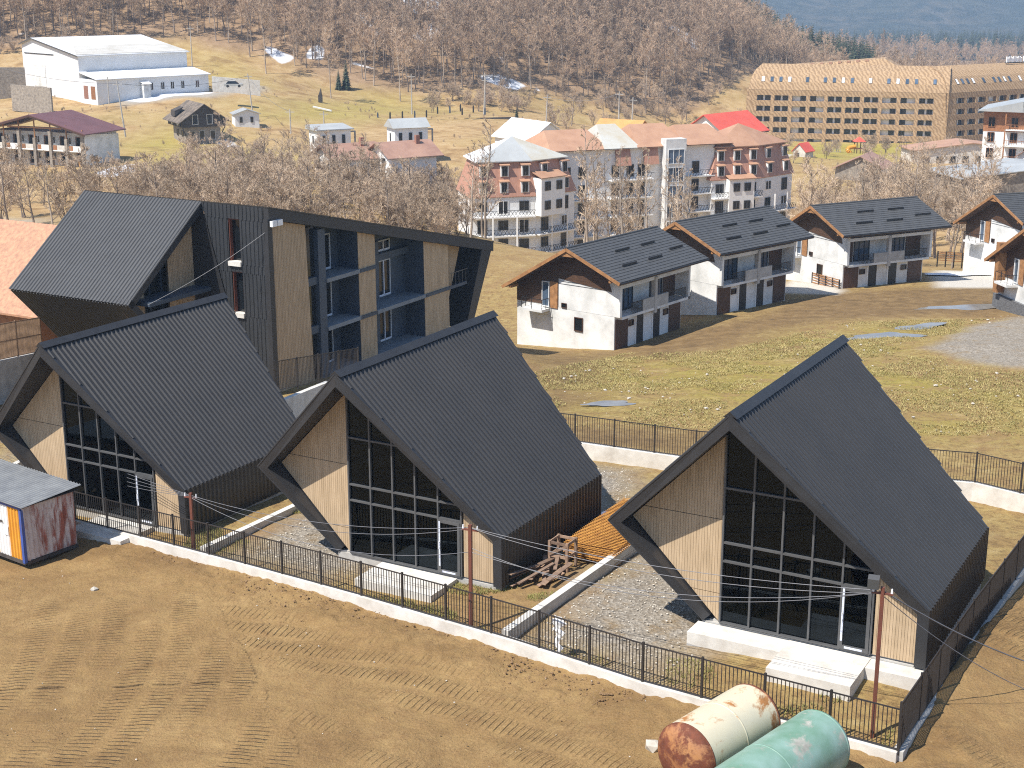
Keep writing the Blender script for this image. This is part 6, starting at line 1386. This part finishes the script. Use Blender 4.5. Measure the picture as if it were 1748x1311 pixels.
def conifer(seed, Hh):
    R_ = random.Random(seed); tr, cr = MB(), MB(); tr.tube((0,0,0),(0,0,Hh),.16,.02,6,False)
    n = 22
    for k in range(n):
        z = Hh*(.08+.92*k/n); rad = Hh*.2*(1-k/n)**.85+.12; m_ = 11 if k < 15 else 7
        for j in range(m_):
            a = 6.283*(j+R_.random())/m_; r = rad*R_.uniform(.75,1.15); c_, s_ = math.cos(a), math.sin(a); w_ = r*.33
            p = Vector((0,0,z+.25*r)); tip = Vector((c_*r, s_*r, z-.32*r)); sd = Vector((-s_, c_, 0))*w_; md = p.lerp(tip,.55)
            cr.poly([p, md-sd, tip, md+sd])
    return tr, cr
TV = {}
def variant(key, tr, cr, bark, tw): TV[key] = (tr.mesh('trunk', M[bark], True), cr.mesh('crown', M[tw]))
for k in range(5): variant(('forest',k), *make_tree(100+k, 15.5+1.6*((k*3) % 4), .34, .25, 16, 6, 5, 4, .19, .75, 1, .045, 1.25), 'bark_pale' if k % 2 else 'bark', 'twig')
for k in range(4): variant(('shrub',k), *make_tree(200+k, 6.0, .12, .36, 7, 6, 5, 4, .06, .5, 4, .026, 1.15), 'bark', 'twig_grey')
for k in range(4): variant(('alder',k), *make_tree(300+k, 13.0, .22, .17, 20, 5, 4, 3, .17, .55, 1, .03, 1.0), 'bark_pale', 'twig_grey')
for k in range(3): variant(('broad',k), *make_tree(400+k, 11.0, .25, .36, 13, 7, 6, 4, .2, .45, 1, .03, 1.0), 'bark', 'twig_grey')
for k in range(2): variant(('pine',k), *conifer(500+k, 14), 'bark', 'needle')
def plant(key, p, s, rz, name, label, group, cat='tree', c2='crown'):
    T = thing(name, label, cat, p, rz, group); T.scale = (s, s, s*random.uniform(.9,1.1))
    link('trunk' if cat == 'tree' else 'stem', TV[key][0], T); link(c2, TV[key][1], T); return T
def GD(px, py, dmin):
    return G(px, py, dmin)
# the wood on the hill
FBX = np.array([p[0] for p in WOOD]); FBY = np.array([p[1] for p in WOOD])
pts = []
for x in np.arange(-230, 330, 4.1):
    for y in np.arange(380, 760, 4.1):
        xx, yy = x+random.uniform(-2,2), y+random.uniform(-2,2); yb = np.interp(xx, FBX, FBY)
        dep = yy-yb
        if dep < random.uniform(-2,6): continue
        if xx > 120 and dep > 160: continue
        if abs(xx/yy) > .40: continue
        if random.random() < .06+.2*(dep < 10): continue
        pts.append((xx, yy, dep))
pts.sort(key=lambda q: q[1]); near_t, rest = pts[:290], pts[290:]
hz_ = height([q[0] for q in pts], [q[1] for q in pts])
for i, q in enumerate(near_t):
    plant(('forest', random.randrange(5)), (q[0], q[1], hz_[i]-.3), random.uniform(.72,1.08), random.uniform(0,6.28), 'woodland_tree', 'bare deciduous tree along the front of the hillside wood', 'bare trees at the wood edge')
def gn_scatter(name, P, keys, label, cat):
    """One mass of plants: variants instanced on the points of one object."""
    col = bpy.data.collections.new(name+'_kinds'); src = []
    for j, k in enumerate(keys):
        me = bpy.data.meshes.new('kind'); bm = bmesh.new(); bm.from_mesh(TV[k][0]); n0 = len(bm.faces); bm.from_mesh(TV[k][1]); bm.faces.ensure_lookup_table()
        for f in bm.faces[n0:]: f.material_index = 1
        bm.to_mesh(me); bm.free(); me.materials.append(TV[k][0].materials[0]); me.materials.append(TV[k][1].materials[0])
        col.objects.link(bpy.data.objects.new('%s_kind_%d' % (name, j), me))
    P = np.array(P); me = bpy.data.meshes.new(name); me.from_pydata(P[:, :3].tolist(), [], [])
    for an, ty, arr in (('scl','FLOAT',P[:,3]), ('rot','FLOAT',P[:,4]), ('kind_index','INT',P[:,5].astype(int))):
        a = me.attributes.new(an, ty, 'POINT'); a.data.foreach_set('value', arr.astype(np.float32) if ty == 'FLOAT' else arr.astype(np.int32))
    o = link(name, me); tag(o, label, cat, None, 'stuff')
    ng = bpy.data.node_groups.new(name, 'GeometryNodeTree'); ng.interface.new_socket('Geometry', in_out='INPUT', socket_type='NodeSocketGeometry'); ng.interface.new_socket('Geometry', in_out='OUTPUT', socket_type='NodeSocketGeometry')
    N = ng.nodes.new; gi, go = N('NodeGroupInput'), N('NodeGroupOutput'); ci = N('GeometryNodeCollectionInfo'); ci.inputs['Collection'].default_value = col; ci.inputs['Separate Children'].default_value = True; ci.inputs['Reset Children'].default_value = True
    ip = N('GeometryNodeInstanceOnPoints'); ip.inputs['Pick Instance'].default_value = True
    def na(n, t): a = N('GeometryNodeInputNamedAttribute'); a.data_type = t; a.inputs[0].default_value = n; return a.outputs[0]
    cx = N('ShaderNodeCombineXYZ'); L = ng.links.new
    L(gi.outputs[0], ip.inputs['Points']); L(ci.outputs[0], ip.inputs['Instance']); L(na('kind_index','INT'), ip.inputs['Instance Index']); L(na('rot','FLOAT'), cx.inputs[2]); L(cx.outputs[0], ip.inputs['Rotation']); L(na('scl','FLOAT'), ip.inputs['Scale']); L(ip.outputs[0], go.inputs[0])
    md = o.modifiers.new('plants', 'NODES'); md.node_group = ng; return o
P = [(q[0], q[1], hz_[290+i]-.3, random.uniform(.7,1.1), random.uniform(0,6.28), random.randrange(5)) for i, q in enumerate(rest)]
gn_scatter('hillside_wood', P, [('forest',k) for k in range(5)], 'dense leafless wood covering the hill behind its front trees', 'wood')
P = []
for k in range(2300):
    x = random.uniform(-190,260); yb = np.interp(x, FBX, FBY); y = yb+random.uniform(-5,85)
    if fbm(np.array([x]), np.array([y]), 30, 3, 8)[0] < -.05: continue
    P.append((x, y, H1(x,y)-.1, random.uniform(.3,.8), random.uniform(0,6.28), random.randrange(4)))
gn_scatter('wood_undergrowth', P, [('shrub',k) for k in range(4)], 'leafless undergrowth along the foot of the wood', 'undergrowth')
# far valley: scrub, then conifers on the ridge and along the far edge
P = []
for k in range(3600):
    y = 470+1500*random.random()**1.6; x = random.uniform(.20,.66)*y
    if y < 520 and x < 190: continue
    P.append((x, y, H1(x,y)-.3, random.uniform(.55,1.0), random.uniform(0,6.28), random.randrange(5)))
gn_scatter('valley_scrub', P, [('forest',k) for k in range(5)], 'leafless woodland filling the far valley beyond the hotel', 'wood')
P = []
for k in range(420):
    d = random.uniform(585,680); px = random.uniform(1235,1430) if k < 230 else random.uniform(1430,1500); p = at(px, 0, d); P.append((p.x, p.y, H1(p.x,p.y), random.uniform(1.1,1.8), 0, k % 2))
for k in range(1500):
    y = random.uniform(1300,2350); x = random.uniform(.2,.62)*y; P.append((x, y, H1(x,y), random.uniform(1.3,2.2), 0, k % 2))
gn_scatter('far_conifers', P, [('pine',0),('pine',1)], 'dark conifers on the ridge and along the far side of the valley', 'conifers')
# thicket behind the black building
n = 0; used = []
while n < 165:
    px, py = random.uniform(236,800), random.uniform(285,425)
    if py < 300+max(0,(520-px))*.02 and px > 520 and random.random() < .7: continue
    if 500 < px < 760 and py < 296: continue
    if px < 330 and py < 330: continue
    p = G(px, py, 118)
    if p.y > 262 or p.y < 122: continue
    if any((p.x-a)**2+(p.y-b)**2 < 5 for a, b in used): continue
    used.append((p.x,p.y)); n += 1; big = random.random() < .22
    if big: plant(('broad', random.randrange(3)), (p.x,p.y,p.z-.2), random.uniform(.5,.8), random.uniform(0,6.28), 'bare_tree', 'small bare tree rising out of the thicket behind the black building', 'bare trees in the thicket')
    else: plant(('shrub', random.randrange(4)), (p.x,p.y,p.z-.2), random.uniform(.7,1.25), random.uniform(0,6.28), 'bare_shrub', 'leafless grey brown shrub in the thicket behind the black building', 'thicket shrubs', 'shrub', 'branches')
for px, py, k, s in ((18,402,'broad',.9),(92,415,'alder',.75),(60,395,'broad',.7),(150,400,'broad',.65),(200,398,'broad',.75),(120,392,'shrub',1.2),(235,390,'shrub',1.3),(0,395,'shrub',1.3),(40,372,'shrub',1.3),(175,380,'shrub',1.4),(75,350,'broad',.6),(20,350,'broad',.8),(110,345,'shrub',1.3),(160,350,'shrub',1.2),(215,345,'shrub',1.2)):
    p = G(px, py, 130); kk = (k, random.randrange(3 if k == 'broad' else 4)); 
    if k == 'shrub': plant(kk, p, s, random.uniform(0,6), 'bare_shrub', 'leafless shrub in front of the motel', 'shrubs below the motel', 'shrub', 'branches')
    else: plant(kk, p, s, random.uniform(0,6), 'bare_tree', 'bare tree between the motel and the steep grey roof', 'bare trees below the motel')
# slender trees before the apartments and beyond the duplexes
for k in range(19):
    px = 800+random.uniform(0,30) if k < 3 else random.uniform(985,1205); d = random.uniform(176,205); p = at(px, 470, d); z = H1(p.x, p.y)
    plant(('alder', random.randrange(4)), (p.x,p.y,z-.3), random.uniform(.85,1.25), random.uniform(0,6), 'slender_tree', 'slender bare tree standing before the apartment balconies', 'slender trees before the apartments')
for k in range(64):
    px, d = random.uniform(1375,1690), random.uniform(165,250); p = at(px, 400, d); z = H1(p.x, p.y)
    plant(('broad', random.randrange(3)) if k % 3 else ('alder', random.randrange(4)), (p.x,p.y,z-.3), random.uniform(.7,1.15), random.uniform(0,6), 'bare_tree', 'bare tree between the duplex roofs and the hotel', 'bare trees below the hotel')
for k in range(22):
    px, d = random.uniform(1310,1640), random.uniform(300,400); p = at(px, 280, d); z = H1(p.x, p.y)
    plant(('shrub', random.randrange(4)), (p.x,p.y,z-.2), random.uniform(.5,.9), random.uniform(0,6), 'bare_shrub', 'leafless shrub on the lawn side of the hotel', 'shrubs below the hotel', 'shrub', 'branches')
for px, py, d, k, s, lb in ((565,166,385,'forest',.95,'lone pale trunked tree standing forward of the wood'),(683,147,398,'forest',1.05,'thick crooked tree at the wood edge above the terrace pole'),(455,145,400,'forest',1.0,'tall tree at the wood edge above the track')):
    p = at(px, py, d); plant((k,1), (p.x,p.y,H1(p.x,p.y)-.3), s, 1.0, 'bare_tree', lb, None)
for px, py, d, s, lb in ((578,146,400,.42,'small dark conifer, the shorter of two by the wood'),(591,146,402,.62,'small dark conifer, the taller of two by the wood'),(882,222,345,.3,'tiny conifer on the bank above the apartments')):
    p = at(px, py, d); plant(('pine',0), (p.x,p.y,H1(p.x,p.y)-.2), s, 0, 'conifer', lb, None)
for k in range(26):
    px, py = random.uniform(735,900), random.uniform(172,196); p = G(px, py, 330); plant(('shrub', random.randrange(4)), p, random.uniform(.55,1.0), random.uniform(0,6), 'bare_shrub', 'pale leafless shrub behind the terrace posts', 'shrubs behind the terrace', 'shrub', 'branches')
for k in range(30):
    px, py = random.uniform(930,1260), random.uniform(180,226); p = G(px, py, 330); plant(('shrub' if k % 3 else 'broad', random.randrange(3)), p, random.uniform(.5,.9), random.uniform(0,6), 'bare_shrub', 'leafless shrub on the slope above the apartments', 'shrubs above the apartments', 'shrub', 'branches')
# ---------------------------------------------------------------- far mountain and the air in between
def mountain():
    xs = np.linspace(-4500, 5500, 170); ys = np.linspace(2550, 7600, 150); X, Y = np.meshgrid(xs, ys)
    t = (Y-2550)/5050; Z = -95+1150*np.clip(t, 0, 1) + 130*fbm(X, Y, 1500, 5, 90)*np.clip(t*4, 0, 1) - 150*np.abs(fbm(X, Y, 900, 4, 95))*np.clip(t*5, 0, 1) + 25*fbm(X, Y, 160, 4, 97)*np.clip(t*8, 0, 1)
    Z = np.where(Z > 240, 240+60*(1-np.exp(-(Z-240)/60)), Z)
    idx = np.arange(X.size).reshape(X.shape); F = np.stack([idx[:-1,:-1], idx[:-1,1:], idx[1:,1:], idx[1:,:-1]], -1).reshape(-1,4)
    me = bpy.data.meshes.new('mountain'); me.from_pydata(np.stack([X.ravel(),Y.ravel(),Z.ravel()],1).tolist(), [], F.tolist()); me.polygons.foreach_set('use_smooth', [True]*len(F))
    m, nt, bs = newmat('mountain_wood'); tc = nt.nodes.new('ShaderNodeTexCoord'); v = tc.outputs['Object']
    n = noise(nt, v, .004, 8, .65); n2 = noise(nt, v, .03, 5, .7)
    c = mixc(nt, ramp(nt, n2, [(.4,(0,0,0)),(.6,(1,1,1))]), (.016,.026,.02), ramp(nt, n, [(.35,(.03,.045,.03)),(.6,(.10,.085,.06)),(.72,(.16,.15,.14))]))
    nt.links.new(c, bs.inputs['Base Color']); bs.inputs['Roughness'].default_value = 1; bs.inputs['Specular IOR Level'].default_value = 0; bump(nt, bs, n2, 1, 20)
    me.materials.append(m); link('mountain', me, kind='structure')
mountain()
hb_ = MB().box(-6800,-1500,-190,6800,12000,330); hm, nt, bs = newmat('haze_air'); nt.nodes.remove(bs); pv = nt.nodes.new('ShaderNodeVolumePrincipled')
pv.inputs['Color'].default_value = (.58,.77,1,1); pv.inputs['Density'].default_value = HAZE; pv.inputs['Anisotropy'].default_value = 0
nt.links.new(pv.outputs[0], nt.nodes['Material Output'].inputs['Volume'])
hz = hb_.build('haze', hm); hz['kind'] = 'stuff'
P = []
for k in range(900):
    px, py = random.uniform(0,1260), random.uniform(120,300); r = random.random()
    p = at(px, py, 300); x, y = random.uniform(-130,70), random.uniform(255,400)
    if fbm(np.array([x]), np.array([y]), 22, 3, 18)[0] < .05: continue
    P.append((x, y, H1(x,y)-.1, random.uniform(.06,.2), random.uniform(0,6.28), random.randrange(4)))
gn_scatter('hill_weeds', P, [('shrub',k) for k in range(4)], 'dead weeds and brambles dotted over the far hillside', 'weeds')
